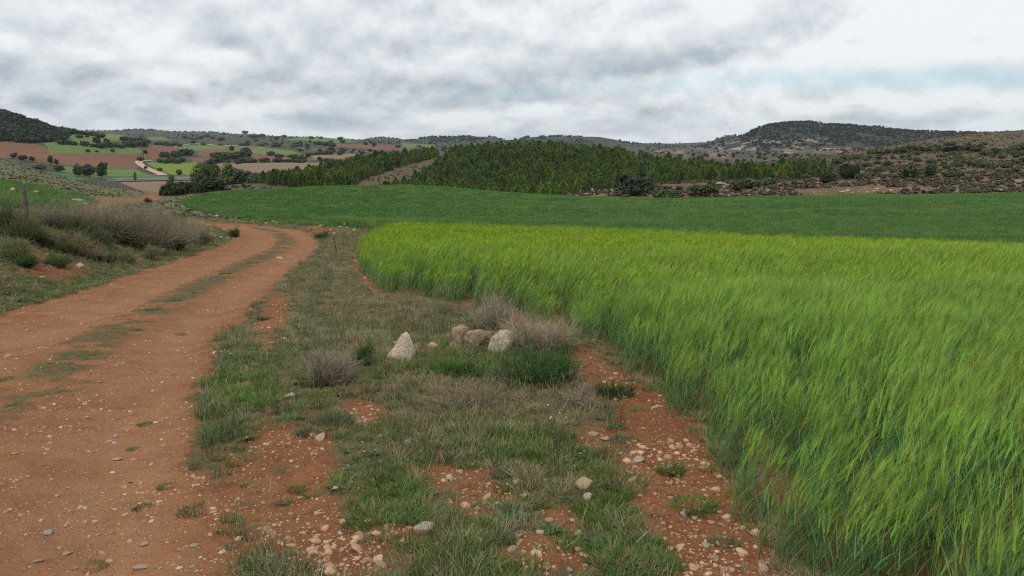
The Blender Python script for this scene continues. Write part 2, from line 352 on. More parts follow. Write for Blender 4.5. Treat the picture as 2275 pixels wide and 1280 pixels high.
# ------------------------------------------------------------------ the land close by
TRACK = np.array([(-1.2, -3), (-2.05, 0.5), (-2.55, 2.6), (-3.35, 4.75), (-4.05, 7.0), (-4.65, 9.2), (-5.55, 14.5), (-6.45, 20), (-7.25, 25), (-8.1, 30), (-9.4, 35),
                  (-11.4, 40), (-14.8, 44.5), (-20, 49), (-26, 55), (-32, 66), (-37, 82), (-42, 100), (-52, 130), (-75, 170)], float)
def spline(P, n=24):
    out = []
    Q = np.vstack([2 * P[0] - P[1], P, 2 * P[-1] - P[-2]])
    for i in range(1, len(Q) - 2):
        for t in np.linspace(0, 1, n, endpoint=False):
            a, b, c, d = Q[i - 1:i + 3]
            out.append(0.5 * (2 * b + (c - a) * t + (2 * a - 5 * b + 4 * c - d) * t * t + (3 * b - a - 3 * c + d) * t ** 3))
    return np.array(out + [P[-1]])
TRK = spline(TRACK, 10); TRD = np.gradient(TRK, axis=0); TRD /= np.linalg.norm(TRD, axis=1)[:, None]
def track_s(X, Y):
    """Signed metres from the middle of the track (right of it positive)."""
    X = np.asarray(X, float); Y = np.asarray(Y, float); sh = X.shape; X = X.ravel(); Y = Y.ravel()
    best = np.full(X.shape, 1e18); s = np.zeros(X.shape)
    for (p, d) in zip(TRK, TRD):
        dx = X - p[0]; dy = Y - p[1]; q = dx * dx + dy * dy; m = q < best
        best[m] = q[m]; s[m] = (dx * d[1] - dy * d[0])[m]
    return (np.sign(s) * np.sqrt(best)).reshape(sh)
near_ctl = [(-300, 1280, 3.2), (400, 1280, 3.2), (1137, 1280, 3.2), (1900, 1280, 3.2), (2500, 1280, 3.2), (200, 1000, 4.75), (1137, 1000, 4.75), (1800, 1000, 4.75), (2400, 1000, 4.75),
            (100, 820, 7.0), (700, 820, 7.0), (1300, 820, 7.05), (2000, 820, 7.0), (2500, 820, 7.0), (350, 700, 11), (900, 700, 11), (1500, 700, 10.8), (2300, 700, 10.6), (400, 640, 14.5), (850, 640, 14.5), (1500, 640, 14.0), (2300, 640, 14.0),
            (750, 570, 24), (560, 560, 26), (1300, 580, 23.5), (1900, 590, 21.5), (640, 520, 38), (850, 526, 38), (1150, 527, 42), (1350, 529, 42), (1700, 552, 34), (2275, 581, 27), (2275, 545, 38),
            (480, 492, 50), (620, 497, 48), (700, 500, 50), (1000, 500, 52), (1300, 500, 55), (1700, 515, 45), (800, 470, 78), (1200, 470, 82), (1700, 475, 75), (2275, 490, 60), (2275, 455, 92),
            (400, 452, 92), (480, 431, 115), (560, 424, 130), (800, 421, 150), (1000, 422, 150), (1137, 432, 150), (1250, 437, 146), (1400, 441, 138), (1600, 440, 134), (1900, 433, 132), (2275, 430, 130),
            (0, 356, 150), (60, 374, 148), (130, 393, 142), (260, 425, 125), (345, 447, 106), (-200, 320, 160), (0, 400, 85), (190, 440, 78), (-100, 395, 80), (0, 450, 50), (250, 470, 55), (380, 480, 60), (330, 446, 98)]
near_z = [(-1.2, 3, 0.0), (1.2, 3, 0.0), (-1.1, 9, 0.1), (1.1, 9, -0.15), (-1.0, 20, -0.3), (1.0, 20, -1.3), (0, 1.2, 0.0), (-0.3, 1.2, 0.02), (0.4, 1.2, 0.0),
          (-0.45, 230, -10), (-0.3, 190, -12), (-0.2, 210, -11), (-0.05, 200, -9.5), (0.1, 190, -9), (0.3, 180, -7.5), (0.55, 175, -7), (-0.7, 240, -2), (-0.3, 290, -20), (0, 290, -18), (0.4, 290, -15)]
def near_detail(X, Y):
    s = track_s(X, Y); a = np.abs(s); yf = np.clip(Y, 0.5, None)
    fade = 1 - sstep(60, 90, Y)
    z = -0.045 * (np.exp(-((s - 1.12) / 0.28) ** 2) + np.exp(-((s + 0.45) / 0.36) ** 2)) + 0.02 * np.exp(-((s - 0.40) / 0.3) ** 2)
    z = z + 0.05 * sstep(1.5, 2.1, s) * (1 - sstep(2.2, 4.0, s))
    along = sstep(5, 13, Y) * (1 - 0.75 * sstep(26, 44, Y))
    z = z + along * (0.85 * sstep(-1.7, -4.6, s) + 0.25 * sstep(-4.5, -8, s)) * (1 - 0.8 * sstep(-9, -20, s))
    # hummock with the boulders, small mounds of cleared stone at the bend
    z = z + 0.10 * np.exp(-(((X + 0.35) / 1.5) ** 2 + ((Y - 8.0) / 1.3) ** 2))
    z = z + 0.45 * np.exp(-(((X + 7.3) / 1.9) ** 2 + ((Y - 40.5) / 2.2) ** 2))
    z = z + 0.35 * np.exp(-(((X + 13.5) / 3.5) ** 2 + ((Y - 52.5) / 1.8) ** 2))
    rough = fbm(X * 1.3, Y * 1.3, 4, 0.55, 3.0) * 0.05 + fbm(X * 6, Y * 6, 3, 0.6, 9.0) * 0.014
    rough = rough * np.where(a < 1.5, 0.35, 1.0)
    return (z + rough) * fade + 0.5 * fbm(X * 0.05, Y * 0.05, 3, 0.5, 5.0) * sstep(45, 80, Y)
NEAR = Land(near_ctl, near_z, detail=near_detail)

def npt(px, py): return NEAR.at(px, py, 2.2, 160)
barley_edge_px = [(1790, 1330), (1735, 1270), (1650, 1140), (1575, 1000), (1490, 890), (1400, 836), (1310, 780), (1250, 735), (1130, 692), (960, 668), (855, 652), (808, 612), (798, 578)]
BARLEY = [tuple(npt(*p)[:2]) for p in barley_edge_px]
def wpt(px, py, Y): return (float(ray(px, py)[0] * Y), Y)
BARLEY = [(2.1, 1.0), (1.55, 2.3)] + BARLEY + [wpt(806, 545, 31), wpt(830, 520, 38), wpt(880, 505, 41), wpt(1000, 503, 43), wpt(1300, 506, 43), wpt(1700, 523, 34.5), wpt(2275, 545, 27), (22.5, 22), (22, 1.0)]
BP = np.array(BARLEY)
def edge_dist(X, Y, P):
    X = np.asarray(X, float); Y = np.asarray(Y, float); d = np.full(X.shape, 1e9)
    for i in range(len(P)):
        a = P[i]; b = P[(i + 1) % len(P)]; ab = b - a; t = np.clip(((X - a[0]) * ab[0] + (Y - a[1]) * ab[1]) / (ab @ ab), 0, 1)
        d = np.minimum(d, np.hypot(X - a[0] - t * ab[0], Y - a[1] - t * ab[1]))
    return d
WHEAT_PX = [(392, 449), (470, 478), (560, 490), (640, 499), (700, 503), (800, 506), (880, 508), (880, 560), (2600, 640), (2700, 425), (2275, 430), (1900, 433), (1600, 440), (1400, 441), (1250, 437), (1137, 430), (1000, 415), (800, 405), (560, 415), (480, 426)]
STRIP_PX = [(-300, 380), (0, 399), (60, 407), (130, 424), (200, 440), (215, 450), (120, 470), (-300, 470)]
def masks(X, Y, Z):
    s = track_s(X, Y); a = np.abs(s)
    wob = fbm(X * 0.9, Y * 0.9, 4, 0.6, 21.0); fine = fbm(X * 4, Y * 4, 3, 0.6, 33.0)
    half = 1.55 + 0.25 * wob + 0.12 * fine
    on = sstep(half + 0.12, half - 0.12, a)
    worn = on * np.maximum(np.exp(-((s - 1.10) / 0.30) ** 2), np.exp(-((s + 0.45) / 0.42) ** 2))
    mid = np.exp(-((s - 0.40) / 0.40) ** 2) * sstep(-0.35, 0.15, wob + 0.6 * fine + 0.22) * sstep(4.2, 6.2, Y)
    green = np.clip(0.85 - on * 1.1 + on * mid * 1.2, 0, 1)
    # bare red patches: stony strip beside the barley, gravelly scrapes on the verge
    px, py = to_px(X, Y, Z)
    bare = np.zeros(X.shape)
    for (cx, cy, rx, ry, amp) in BARE:
        bare = np.maximum(bare, amp * np.exp(-(((px - cx) / rx) ** 2 + ((py - cy) / ry) ** 2)))
    inb = inpoly(X, Y, BP); ed = edge_dist(X, Y, BP)
    bare = np.maximum(bare, np.where(inb, 0.8, np.where(Y < 7.4, 1.0 * np.exp(-(ed / 0.42) ** 4), 0.6 * np.exp(-(ed / 0.2) ** 2))) * (Y < 44))
    green = np.clip(green - bare * (1.15 + 0.5 * wob + 0.3 * fine), 0, 1)
    return np.where(Y < 80, worn, 0), green, on
# photo places where red earth shows on the verge: centre, spread, strength
BARE = [(1460, 940, 70, 60, 1.0), (1540, 1050, 70, 60, 1.0), (1420, 1030, 50, 60, 0.7), (1450, 1110, 50, 30, 0.8), (1610, 1190, 60, 50, 0.9), (1650, 1260, 70, 40, 0.9),
        (640, 980, 90, 50, 1.0), (690, 1050, 70, 40, 0.8), (560, 1060, 90, 60, 0.7), (800, 920, 45, 35, 1.0), (650, 1160, 120, 70, 0.95), (760, 1230, 90, 50, 1.0), (620, 690, 30, 35, 0.8), (590, 740, 40, 40, 0.6),
        (1010, 1060, 120, 40, 0.55), (1060, 1110, 70, 40, 0.7), (1180, 1240, 70, 50, 0.85), (1290, 1230, 50, 40, 0.6), (880, 1180, 60, 25, 0.6), (1330, 975, 60, 25, 0.8), (90, 590, 50, 22, 0.8), (130, 605, 60, 18, 0.6),
        (720, 505, 60, 12, 0.6), (330, 440, 30, 12, 0.9), (1240, 1150, 60, 30, 0.45), (470, 1150, 120, 140, 0.45)]

def grid_fan(land, u0, u1, nu, y0, y1, ny, power=1.0):
    u = np.linspace(u0, u1, nu); Y = np.exp(np.linspace(math.log(y0), math.log(y1), ny))
    U, YY = np.meshgrid(u, Y); X = U * YY
    Z = land(X, YY)
    idx = np.arange(nu * ny).reshape(ny, nu)
    F = np.stack([idx[:-1, :-1], idx[:-1, 1:], idx[1:, 1:], idx[1:, :-1]], -1).reshape(-1, 4)
    return X, YY, Z, F
def split_land(X, Y, Z, F, face_id, specs, col=None):
    """One sheet of land cut into its named pieces along the borders of fields and tracks."""
    V = np.c_[X.ravel(), Y.ravel(), Z.ravel()]; cv = None if col is None else col
    for fid, (name, mat, props) in specs.items():
        f = F[face_id == fid]
        if not len(f): continue
        used, inv = np.unique(f, return_inverse=True)
        me = make_mesh(name, V[used], inv.reshape(-1, 4), None if cv is None else cv[used], smooth=True)
        obj(name, me, mat, kind='structure', **props)
def build_near():
    X, Y, Z, F = grid_fan(NEAR, -0.80, 0.80, 620, 1.3, 300, 640)
    xr, yr, zr = X.ravel(), Y.ravel(), Z.ravel()
    worn, green, on = masks(xr, yr, zr)
    px, py = to_px(xr, yr, zr)
    wheat = inpoly(px, py, WHEAT_PX) & (yr > 26) & (track_s(xr, yr) > 2.4) & ~inpoly(xr, yr, BP)
    strip = inpoly(px, py, STRIP_PX) & (yr > 48) & (yr < 140)
    heath = (yr > 48) & ~wheat & ~strip & (on < 0.5)
    fi = np.zeros(len(F), int)
    cnt = lambda m: m[F].sum(1) >= 2
    fi[cnt(on > 0.5)] = 1; fi[cnt(heath)] = 4; fi[cnt(inpoly(xr, yr, BP))] = 5; fi[cnt(wheat)] = 2; fi[cnt(strip)] = 3
    col = np.c_[worn, green, on * (1 - 0.9 * np.clip(green, 0, 1))]
    split_land(X, Y, Z, F, fi, {0: ('ground', M_ground, dict(label='grassy verge of red stony soil between track and barley')),
                                1: ('dirt_track', M_ground, dict(label='rutted red dirt track curving away to the left')),
                                2: ('green_field', M_wheat, dict(label='dark green field of young wheat beyond the barley')),
                                3: ('green_field', M_wheat, dict(label='narrow green crop strip behind the shrubs on the bank')),
                                4: ('hillside', M_heath_near, dict(label='brown heathy slope falling to the valley behind the shrub bank')),
                                5: ('barley_field', M_ground, dict(label='red soil under the bright green barley'))}, col)
M_heath_near = mat_heath('heath_slope', (0.090, 0.074, 0.048), (0.112, 0.088, 0.058), (0.22, 0.18, 0.14), (0.070, 0.064, 0.038), 2.0, 0.80, 0.56, 0.06)
build_near()

# ------------------------------------------------------------------ middle distance: pine hill, stony hillside
mid_ctl = [(480, 424, 180), (600, 412, 190), (700, 416, 192), (790, 424, 190), (600, 436, 225), (800, 436, 235), (1000, 442, 250), (1200, 446, 240),
           (560, 406, 380), (640, 402, 385), (700, 388, 390), (850, 360, 400), (990, 348, 405), (1100, 338, 415), (1200, 334, 420), (1300, 341, 410), (1390, 354, 390), (1500, 373, 365), (1580, 380, 350),
           (800, 410, 320), (1000, 390, 330), (1200, 390, 330), (1350, 395, 310),
           (1250, 438, 147), (1330, 428, 160), (1400, 414, 165), (1500, 408, 180), (1600, 441, 133), (1600, 420, 148), (1600, 398, 190), (1750, 437, 133), (1750, 405, 165), (1900, 434, 131), (1900, 400, 165), (1900, 372, 230), (1900, 350, 330), (1900, 338, 440),
           (2080, 430, 130), (2080, 385, 170), (2275, 430, 128), (2275, 385, 165), (2275, 352, 230), (2275, 322, 330), (2275, 290, 450), (2120, 302, 470), (2000, 322, 460), (1760, 356, 400), (1700, 366, 330), (1600, 378, 330), (2600, 420, 130), (2600, 300, 330), (2600, 270, 450)]
mid_z = [(-0.35, 170, -13), (-0.35, 300, -22), (-0.4, 500, -26), (-0.2, 520, -20), (0.0, 540, -14), (0.15, 530, -14), (0.3, 560, -8), (0.6, 600, 8), (-0.2, 150, -9), (0, 150, -9), (0.06, 190, -8.8)]
def mid_detail(X, Y): return 0.5 * fbm(X * 0.06, Y * 0.06, 4, 0.55, 41.0) + 0.25 * fbm(X * 0.3, Y * 0.3, 3, 0.6, 47.0)
MID = Land(mid_ctl, mid_z, detail=mid_detail)
M_hill = mat_heath('stony_hill', (0.120, 0.092, 0.058), (0.150, 0.105, 0.068), (0.38, 0.31, 0.245), (0.072, 0.074, 0.038), 1.6, 0.66, 0.52, 0.35)
def build_mid():
    X, Y, Z, F = grid_fan(MID, -0.36, 0.80, 420, 126, 600, 260)
    low = np.where(X / Y < 0.06, 0, 0)
    px, py = to_px(X.ravel(), Y.ravel(), Z.ravel())
    rock = sstep(395, 412, py) * sstep(1280, 1330, px) * np.clip(0.55 + 0.9 * fbm(px * 0.008, py * 0.03, 3, 0.5, 3), 0, 1)
    rock = np.maximum(rock, 1.1 * np.exp(-(((px - 1345) / 85) ** 2 + ((py - 430) / 9) ** 2)))
    rock = np.maximum(rock, 1.2 * np.exp(-(((px - 2230) / 90) ** 2 + ((py - 398) / 18) ** 2)))
    grass = np.exp(-(((px - 2000) / 240) ** 2 + ((py - 382) / 7) ** 2)) * 0.9 + 0.6 * np.exp(-(((px - 1330) / 60) ** 2 + ((py - 424) / 4) ** 2))
    me = make_mesh('hillside', np.c_[X.ravel(), Y.ravel(), Z.ravel()], F, np.c_[rock, np.clip(grass, 0, 1), np.clip(0.9 * sstep(385, 402, py) * sstep(1240, 1300, px) + 0.25, 0, 1)], smooth=True)
    obj('hillside', me, M_hill, kind='structure', label='stony brown hillside with the pine plantation')
build_mid()

# ------------------------------------------------------------------ valley and far hills
val_ctl = [(300, 408, 470), (400, 404, 495), (200, 392, 540), (300, 385, 590), (420, 385, 590), (600, 385, 560), (720, 372, 640), (150, 365, 680), (300, 352, 820), (450, 352, 830), (600, 352, 860), (720, 342, 1050), (300, 330, 1150), (500, 328, 1250), (650, 326, 1350),
           (400, 313, 1900), (600, 309, 2000), (720, 307, 2100), (790, 312, 2200), (860, 320, 2100), (950, 324, 2200), (1100, 330, 2200), (1400, 345, 1300), (1500, 352, 1000), (1600, 350, 1150), (1700, 352, 1100), (1900, 352, 1100), (2275, 345, 1100), (1400, 330, 2200), (1600, 335, 1900),
           (-150, 240, 960), (0, 252, 960), (60, 270, 960), (130, 292, 980), (210, 303, 1020), (270, 312, 1100), (0, 300, 840), (60, 308, 840), (130, 312, 860), (0, 322, 760), (100, 325, 770), (200, 328, 820), (0, 345, 640), (100, 350, 660), (-150, 340, 640), (-150, 290, 800),
           (300, 300, 2600), (500, 303, 2800), (240, 292, 3600), (330, 291, 3600), (400, 296, 3600), (480, 297, 3600), (600, 304, 3600), (-100, 296, 3400)]
val_z = [(-0.5, 320, -22), (-0.3, 320, -24), (-0.1, 320, -24), (0.2, 320, -22), (0.6, 320, -20), (-0.6, 1400, 5), (-0.4, 200, -24), (0.2, 200, -22), (0.6, 200, -20), (0.2, 600, -18), (0.5, 650, -16), (0.0, 5200, 20), (-0.5, 5200, 20), (0.5, 5200, 20), (-0.05, 650, -18)]
def val_detail(X, Y):
    f = sstep(600, 1500, Y)
    return fbm(X * 0.012, Y * 0.012, 3, 0.5, 61.0) * (0.4 + 2.0 * f) + 6 * f * fbm(X * 0.004, Y * 0.0025, 3, 0.5, 63.0)
VAL = Land(val_ctl, val_z, detail=val_detail)
M_plough = mat_field('ploughed_red', (0.150, 0.072, 0.038), (0.190, 0.096, 0.052), 1.0, 0.10, 1.1)
M_plough2 = mat_field('ploughed_tan', (0.205, 0.135, 0.082), (0.240, 0.160, 0.102), 1.0, 0.08, 0.4)
M_gfield = mat_field('green_crop', (0.098, 0.160, 0.036), (0.120, 0.182, 0.042), 1.0, 0.05, 0.2)
M_gfield2 = mat_field('lime_crop', (0.135, 0.200, 0.016), (0.150, 0.215, 0.020), 1.0, 0.05, 0.2)
M_gfield3 = mat_field('dark_crop', (0.065, 0.125, 0.046), (0.080, 0.138, 0.046), 1.0, 0.05, 0.2)
M_scrub = mat_heath('valley_scrub', (0.085, 0.072, 0.048), (0.115, 0.085, 0.058), (0.36, 0.31, 0.25), (0.045, 0.055, 0.032), 0.30, 0.68, 0.52, 1.0)
M_hillf = mat_heath('far_heath', (0.070, 0.060, 0.045), (0.095, 0.078, 0.056), (0.30, 0.24, 0.19), (0.030, 0.040, 0.024), 0.30, 0.70, 0.50, 1.2)
M_road = mat_plain('road_asphalt', (0.17, 0.167, 0.162), (0.21, 0.206, 0.20), 0.05)
M_path = mat_plain('pale_dirt', (0.40, 0.27, 0.18), (0.46, 0.33, 0.23), 0.05)
FIELDS = [  # name, material, label, outline in photo pixels
    ('ploughed_field', M_plough, 'long red ploughed field below the wooded hill', [(-200, 316), (15, 315), (70, 320), (100, 326), (112, 340), (300, 342), (318, 347), (318, 360), (302, 375), (240, 376), (120, 366), (40, 352), (-200, 350)]),
    ('green_field', M_gfield, 'light green field on the slope under the wooded hill', [(98, 318), (145, 312), (150, 298), (210, 296), (280, 300), (270, 312), (205, 318), (310, 330), (320, 342), (215, 341), (112, 340)]),
    ('ploughed_field', M_plough, 'red ploughed field between the green slope and the oak clump', [(315, 330), (345, 322), (400, 327), (410, 333), (365, 345), (380, 356), (322, 352)]),
    ('green_field', M_gfield, 'long pale green field crossing the valley middle', [(395, 326), (430, 322), (540, 325), (640, 333), (682, 346), (660, 352), (620, 348), (540, 340), (470, 336), (405, 333)]),
    ('ploughed_field', M_plough, 'dull red field behind the dark tree row', [(440, 333), (505, 332), (560, 340), (640, 347), (700, 352), (680, 360), (530, 356), (440, 346)]),
    ('ploughed_field', M_plough, 'small red field beside the oak clump', [(425, 352), (480, 348), (500, 352), (480, 362), (425, 364)]),
    ('lime_field', M_gfield2, 'bright lime green field beside the pale farm path', [(325, 361), (450, 362), (470, 375), (480, 389), (380, 388), (352, 378)]),
    ('green_field', M_gfield, 'green field below the red ploughed land', [(120, 368), (240, 377), (300, 376), (330, 388), (350, 391), (250, 392), (130, 380)]),
    ('green_field', M_gfield3, 'bluish green strip along the valley road', [(225, 394), (350, 391), (420, 390), (420, 399), (300, 401), (240, 402)]),
    ('tan_field', M_plough2, 'pale tan bare field behind the riverside trees', [(480, 363), (730, 361), (735, 380), (480, 386)]),
    ('tan_field', M_plough2, 'dull tan strip below the distant tree row', [(690, 345), (800, 341), (800, 352), (700, 355)]),
    ('green_field', M_gfield, 'bright green patch on the far rise', [(630, 310), (690, 302), (740, 304), (790, 315), (760, 318), (690, 314)]),
    ('ploughed_field', M_plough, 'far strip of red earth under the distant rise', [(680, 316), (760, 320), (830, 320), (920, 328), (915, 336), (840, 333), (740, 325)]),
    ('green_field', M_gfield, 'small distant green field left of the pines', [(890, 318), (960, 321), (970, 329), (900, 327)]),
    ('green_field', M_gfield, 'thin green strip on the far left plain', [(320, 306), (360, 304), (380, 311), (330, 312)]),
    ('tan_field', M_plough2, 'bare tan ground in the valley bottom below the road', [(265, 405), (430, 402), (400, 424), (330, 430)]),
    ('dark_field', M_gfield3, 'dull green field in the valley left of the poplars', [(0, 372), (60, 380), (150, 383), (240, 394), (180, 400), (0, 395)]),
]
def build_valley():
    X, Y, Z, F = grid_fan(VAL, -0.80, 0.80, 760, 200, 5200, 420)
    xr, yr, zr = X.ravel(), Y.ravel(), Z.ravel(); px, py = to_px(xr, yr, zr)
    wx = px + 2.0 * fbm(px * 0.05, py * 0.2, 2, 0.5, 3.0); wy = py + 0.6 * fbm(px * 0.04, py * 0.2, 2, 0.5, 8.0)
    pf, pg = wx[F].mean(1), wy[F].mean(1); yf = yr[F].mean(1)
    fi = np.zeros(len(F), int); specs = {0: ('valley', M_scrub, dict(label='scrubby valley land between the fields'))}
    for k, (name, mat, lab, P) in enumerate(FIELDS):
        m = inpoly(pf, pg, P) & (yf > 380); fi[m] = k + 1; specs[k + 1] = (name, mat, dict(label=lab))
    hm = inpoly(pf, pg, [(-300, 200), (0, 230), (240, 292), (150, 297), (145, 312), (98, 318), (15, 315), (-300, 316)]) & (fi == 0) & (yf < 1300)
    fi[hm] = 90; specs[90] = ('hill', M_hillf, dict(label='dark wooded hill at the far left'))
    rock = 1.3 * sstep(1380, 1480, px) * sstep(322, 332, py) * (yr > 800) * np.clip(0.5 + fbm(px * 0.02, py * 0.1, 3, 0.5, 9.0), 0, 1); split_land(X, Y, Z, F, fi, specs, np.c_[rock, 0 * rock, 0.5 * rock])
build_valley()
def strip_on(land, name, pts, width, mat, lift, **props):
    P = spline(np.array([land.at(*p)[:2] for p in pts]), 8); d = np.gradient(P, axis=0); d /= np.linalg.norm(d, axis=1)[:, None]
    nrm = np.c_[-d[:, 1], d[:, 0]] * width / 2
    V = []
    for s in (1, 0, -1):
        q = P + s * nrm; V.append(np.c_[q, land(q[:, 0], q[:, 1]) + lift])
    V = np.vstack(V); n = len(P); i = np.arange(n - 1)
    F = np.vstack([np.c_[i, i + 1, i + 1 + n, i + n], np.c_[i + n, i + n + 1, i + 1 + 2 * n, i + 2 * n]])
    return obj(name, make_mesh(name, V, F, smooth=True), mat, **props), P
VLO = lambda *p: VAL.at(p[0], p[1], 380, 5000)
class _V:                                    # sight lines that start beyond the near ridge
    def __init__(s, land, y0): s.l = land; s.y0 = y0
    def at(s, px, py): return s.l.at(px, py, s.y0, 5000)
    def __call__(s, X, Y): return s.l(X, Y)
VALF = _V(VAL, 400); MIDF = _V(MID, 132)
_, ROADP = strip_on(VALF, 'road', [(258, 403.5), (300, 402.5), (350, 401.5), (415, 400), (440, 399.6)], 7.0, M_road, 0.5, kind='structure', label='grey valley road with a steel barrier')
strip_on(VALF, 'dirt_path', [(362, 390), (350, 384), (335, 378), (320, 371), (309, 363), (312, 358), (340, 356)], 6.0, M_path, 0.25, kind='structure', label='pale farm path winding up beside the lime field')
strip_on(VALF, 'road', [(300, 318), (420, 321), (560, 327), (700, 333), (800, 338), (880, 342)], 7.0, M_path, 0.6, kind='structure', label='thin pale embankment road across the far valley')

def ridge(name, label, sky, D, depth, base_py, mat, seed, bands=None, back=0.7, ext=0):
    """A far hill: its skyline traced at distance D, flanks falling forward and back."""
    sky = np.array(sky, float); px = np.linspace(sky[0, 0], sky[-1, 0], 260); py = np.interp(px, sky[:, 0], sky[:, 1])
    k = np.exp(-0.5 * (np.arange(-6, 7) / 1.3) ** 2); k /= k.sum(); py = np.convolve(np.pad(py, 6, 'edge'), k, 'valid')
    u, t = ray(px, py); ub, tb = ray(px, np.full_like(px, base_py))
    rows = []
    zc = EYE + t * D; zb = np.minimum(EYE + tb * (D - depth), zc - 3) - 6
    for q in np.linspace(-1, 1, 90):
        if q <= 0:
            Yq = D + q * depth; f = 1 - (-q) ** 1.0; prof = f * f * (3 - 2 * f) * 0.55 + f * 0.45
        else:
            Yq = D + q * depth * back; f = 1 - q; prof = f * f * (3 - 2 * f)
        X = u * Yq if q <= 0 else u * D * (1 + (Yq / D - 1) * 1.0)
        amp = (zc - zb) * 0.10 * np.sin(np.pi * min(1, abs(q) * 1.15)) if abs(q) < 0.99 else 0
        Z = zb + (zc - zb) * prof + amp * fbm(X * 6.0 / depth + seed, np.full_like(X, Yq) * 3.0 / depth, 5, 0.55, seed)
        rows.append(np.c_[X, np.full_like(X, Yq), Z])
    V = np.vstack(rows); n = len(px); m = len(rows); idx = np.arange(n * m).reshape(m, n)
    F = np.stack([idx[:-1, :-1], idx[:-1, 1:], idx[1:, 1:], idx[1:, :-1]], -1).reshape(-1, 4)
    c = np.zeros((len(V), 3))
    if bands is not None: c[:, 0] = bands(V[:, 0], V[:, 1], V[:, 2])
    o = obj(name, make_mesh(name, V, F, c, smooth=True), mat, kind='structure', label=label)
    return V.reshape(m, n, 3)
M_mesa = mat_heath('mesa_slope', (0.078, 0.056, 0.044), (0.135, 0.072, 0.052), (0.34, 0.29, 0.24), (0.026, 0.036, 0.022), 0.22, 0.62, 0.49, 3.0)
M_far = mat_heath('distant_slope', (0.075, 0.066, 0.052), (0.100, 0.082, 0.062), (0.22, 0.195, 0.165), (0.036, 0.046, 0.034), 0.16, 0.70, 0.52, 3.0)
RV = {}
RV['a'] = ridge('far_hill', 'long low bluish plateau on the far left horizon', [(150, 300), (230, 292), (290, 288), (330, 288), (400, 293), (470, 294), (520, 298), (580, 303), (660, 308), (760, 312)], 4600, 700, 318, M_far, 3.0)
RV['b'] = ridge('far_hill', 'small pointed hill on the horizon left of the pines', [(590, 312), (640, 306), (700, 304), (800, 312), (830, 306), (845, 303), (870, 307), (920, 312), (1000, 316), (1060, 318)], 4200, 600, 328, M_far, 5.0)
RV['c'] = ridge('far_hill', 'flat topped hill just left above the pine wood', [(880, 318), (920, 311), (950, 305), (1010, 303), (1095, 304), (1112, 308), (1140, 316), (1170, 321)], 3600, 500, 335, M_far, 7.0)
RV['d'] = ridge('far_hill', 'wide flat hill behind the pine wood', [(1090, 322), (1140, 313), (1170, 305), (1220, 303), (1330, 304), (1365, 310), (1400, 317), (1440, 321), (1500, 326)], 3200, 450, 345, M_far, 9.0)
RV['e'] = ridge('far_hill', 'faint low hills in the gap beside the mesa', [(1350, 322), (1420, 318), (1500, 319), (1560, 316), (1600, 319), (1700, 324)], 4600, 500, 335, M_far, 11.0)
RV['g'] = ridge('far_hill', 'pale rocky spur at the left foot of the mesa', [(1500, 336), (1560, 322), (1600, 306), (1625, 300), (1650, 304), (1720, 320), (1800, 330)], 2700, 300, 345, M_mesa, 13.0)
zm = lambda py, D: EYE + ray(0, py)[1] * D
def mesa_bands(X, Y, Z):
    px, py = to_px(X, Y, Z); n = fbm(px * 0.02, py * 0.05, 3, 0.5, 2.0)
    return np.clip(0.9 * np.exp(-((py - 315 + 4 * n) / 6) ** 2) * (px < 1850) + 1.3 * np.exp(-((py - 338 + 6 * n) / 11) ** 2) * (px < 1900) * sstep(1500, 1560, px), 0, 1.4)
RV['m'] = ridge('mesa_hill', 'big flat topped scrubby mesa on the right horizon', [(1440, 345), (1500, 338), (1560, 328), (1620, 311), (1650, 301), (1690, 283), (1715, 276), (1750, 272), (1805, 271), (1830, 276), (1880, 278), (1960, 283), (1990, 289), (2050, 292), (2130, 294), (2275, 299), (2500, 306)], 2300, 620, 362, M_mesa, 15.0, mesa_bands)

# ------------------------------------------------------------------ plant and rock builders
def unit(v): return v / np.maximum(np.linalg.norm(v, axis=-1, keepdims=True), 1e-9)
def ribbons(P0, P1, P2, w, c0, c1, nseg=2, tip=0.0, r=rng, side=None):
    """Tapering blades along quadratic curves P0 P1 P2. Returns V, F, colours."""
    P0, P1, P2 = (np.asarray(p, float).reshape(-1, 3) for p in (P0, P1, P2)); n = len(P0)
    w = np.broadcast_to(np.asarray(w, float), (n,)); c0 = np.broadcast_to(np.asarray(c0, float), (n, 3)); c1 = np.broadcast_to(np.asarray(c1, float), (n, 3))
    if side is None: side = r.normal(size=(n, 3))
    sd = unit(np.cross(P2 - P0, side)) * 0.5
    V, K = [], []
    for k in range(nseg + 1):
        t = k / nseg; p = (1 - t) ** 2 * P0 + 2 * t * (1 - t) * P1 + t * t * P2
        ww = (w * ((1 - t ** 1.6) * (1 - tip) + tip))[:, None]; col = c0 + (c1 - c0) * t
        if k == nseg and tip == 0: V.append(p[:, None]); K.append(col[:, None])
        else: V.append(np.stack([p - sd * ww, p + sd * ww], 1)); K.append(np.stack([col, col], 1))
    per = sum(v.shape[1] for v in V); V = np.concatenate(V, 1).reshape(-1, 3); K = np.concatenate(K, 1).reshape(-1, 3)
    base = (np.arange(n) * per)[:, None]; F = []
    for k in range(nseg):
        a = 2 * k
        if k == nseg - 1 and tip == 0: F.append(base + np.array([[a, a + 1, a + 2]]))
        else: F += [base + np.array([[a, a + 1, a + 3]]), base + np.array([[a, a + 3, a + 2]])]
    return V, np.vstack(F), K
def join(parts):
    V, F, K, o = [], [], [], 0
    for (v, f, k) in parts: V.append(v); F.append(f + o); K.append(k); o += len(v)
    return np.vstack(V), np.vstack(F), np.vstack(K)
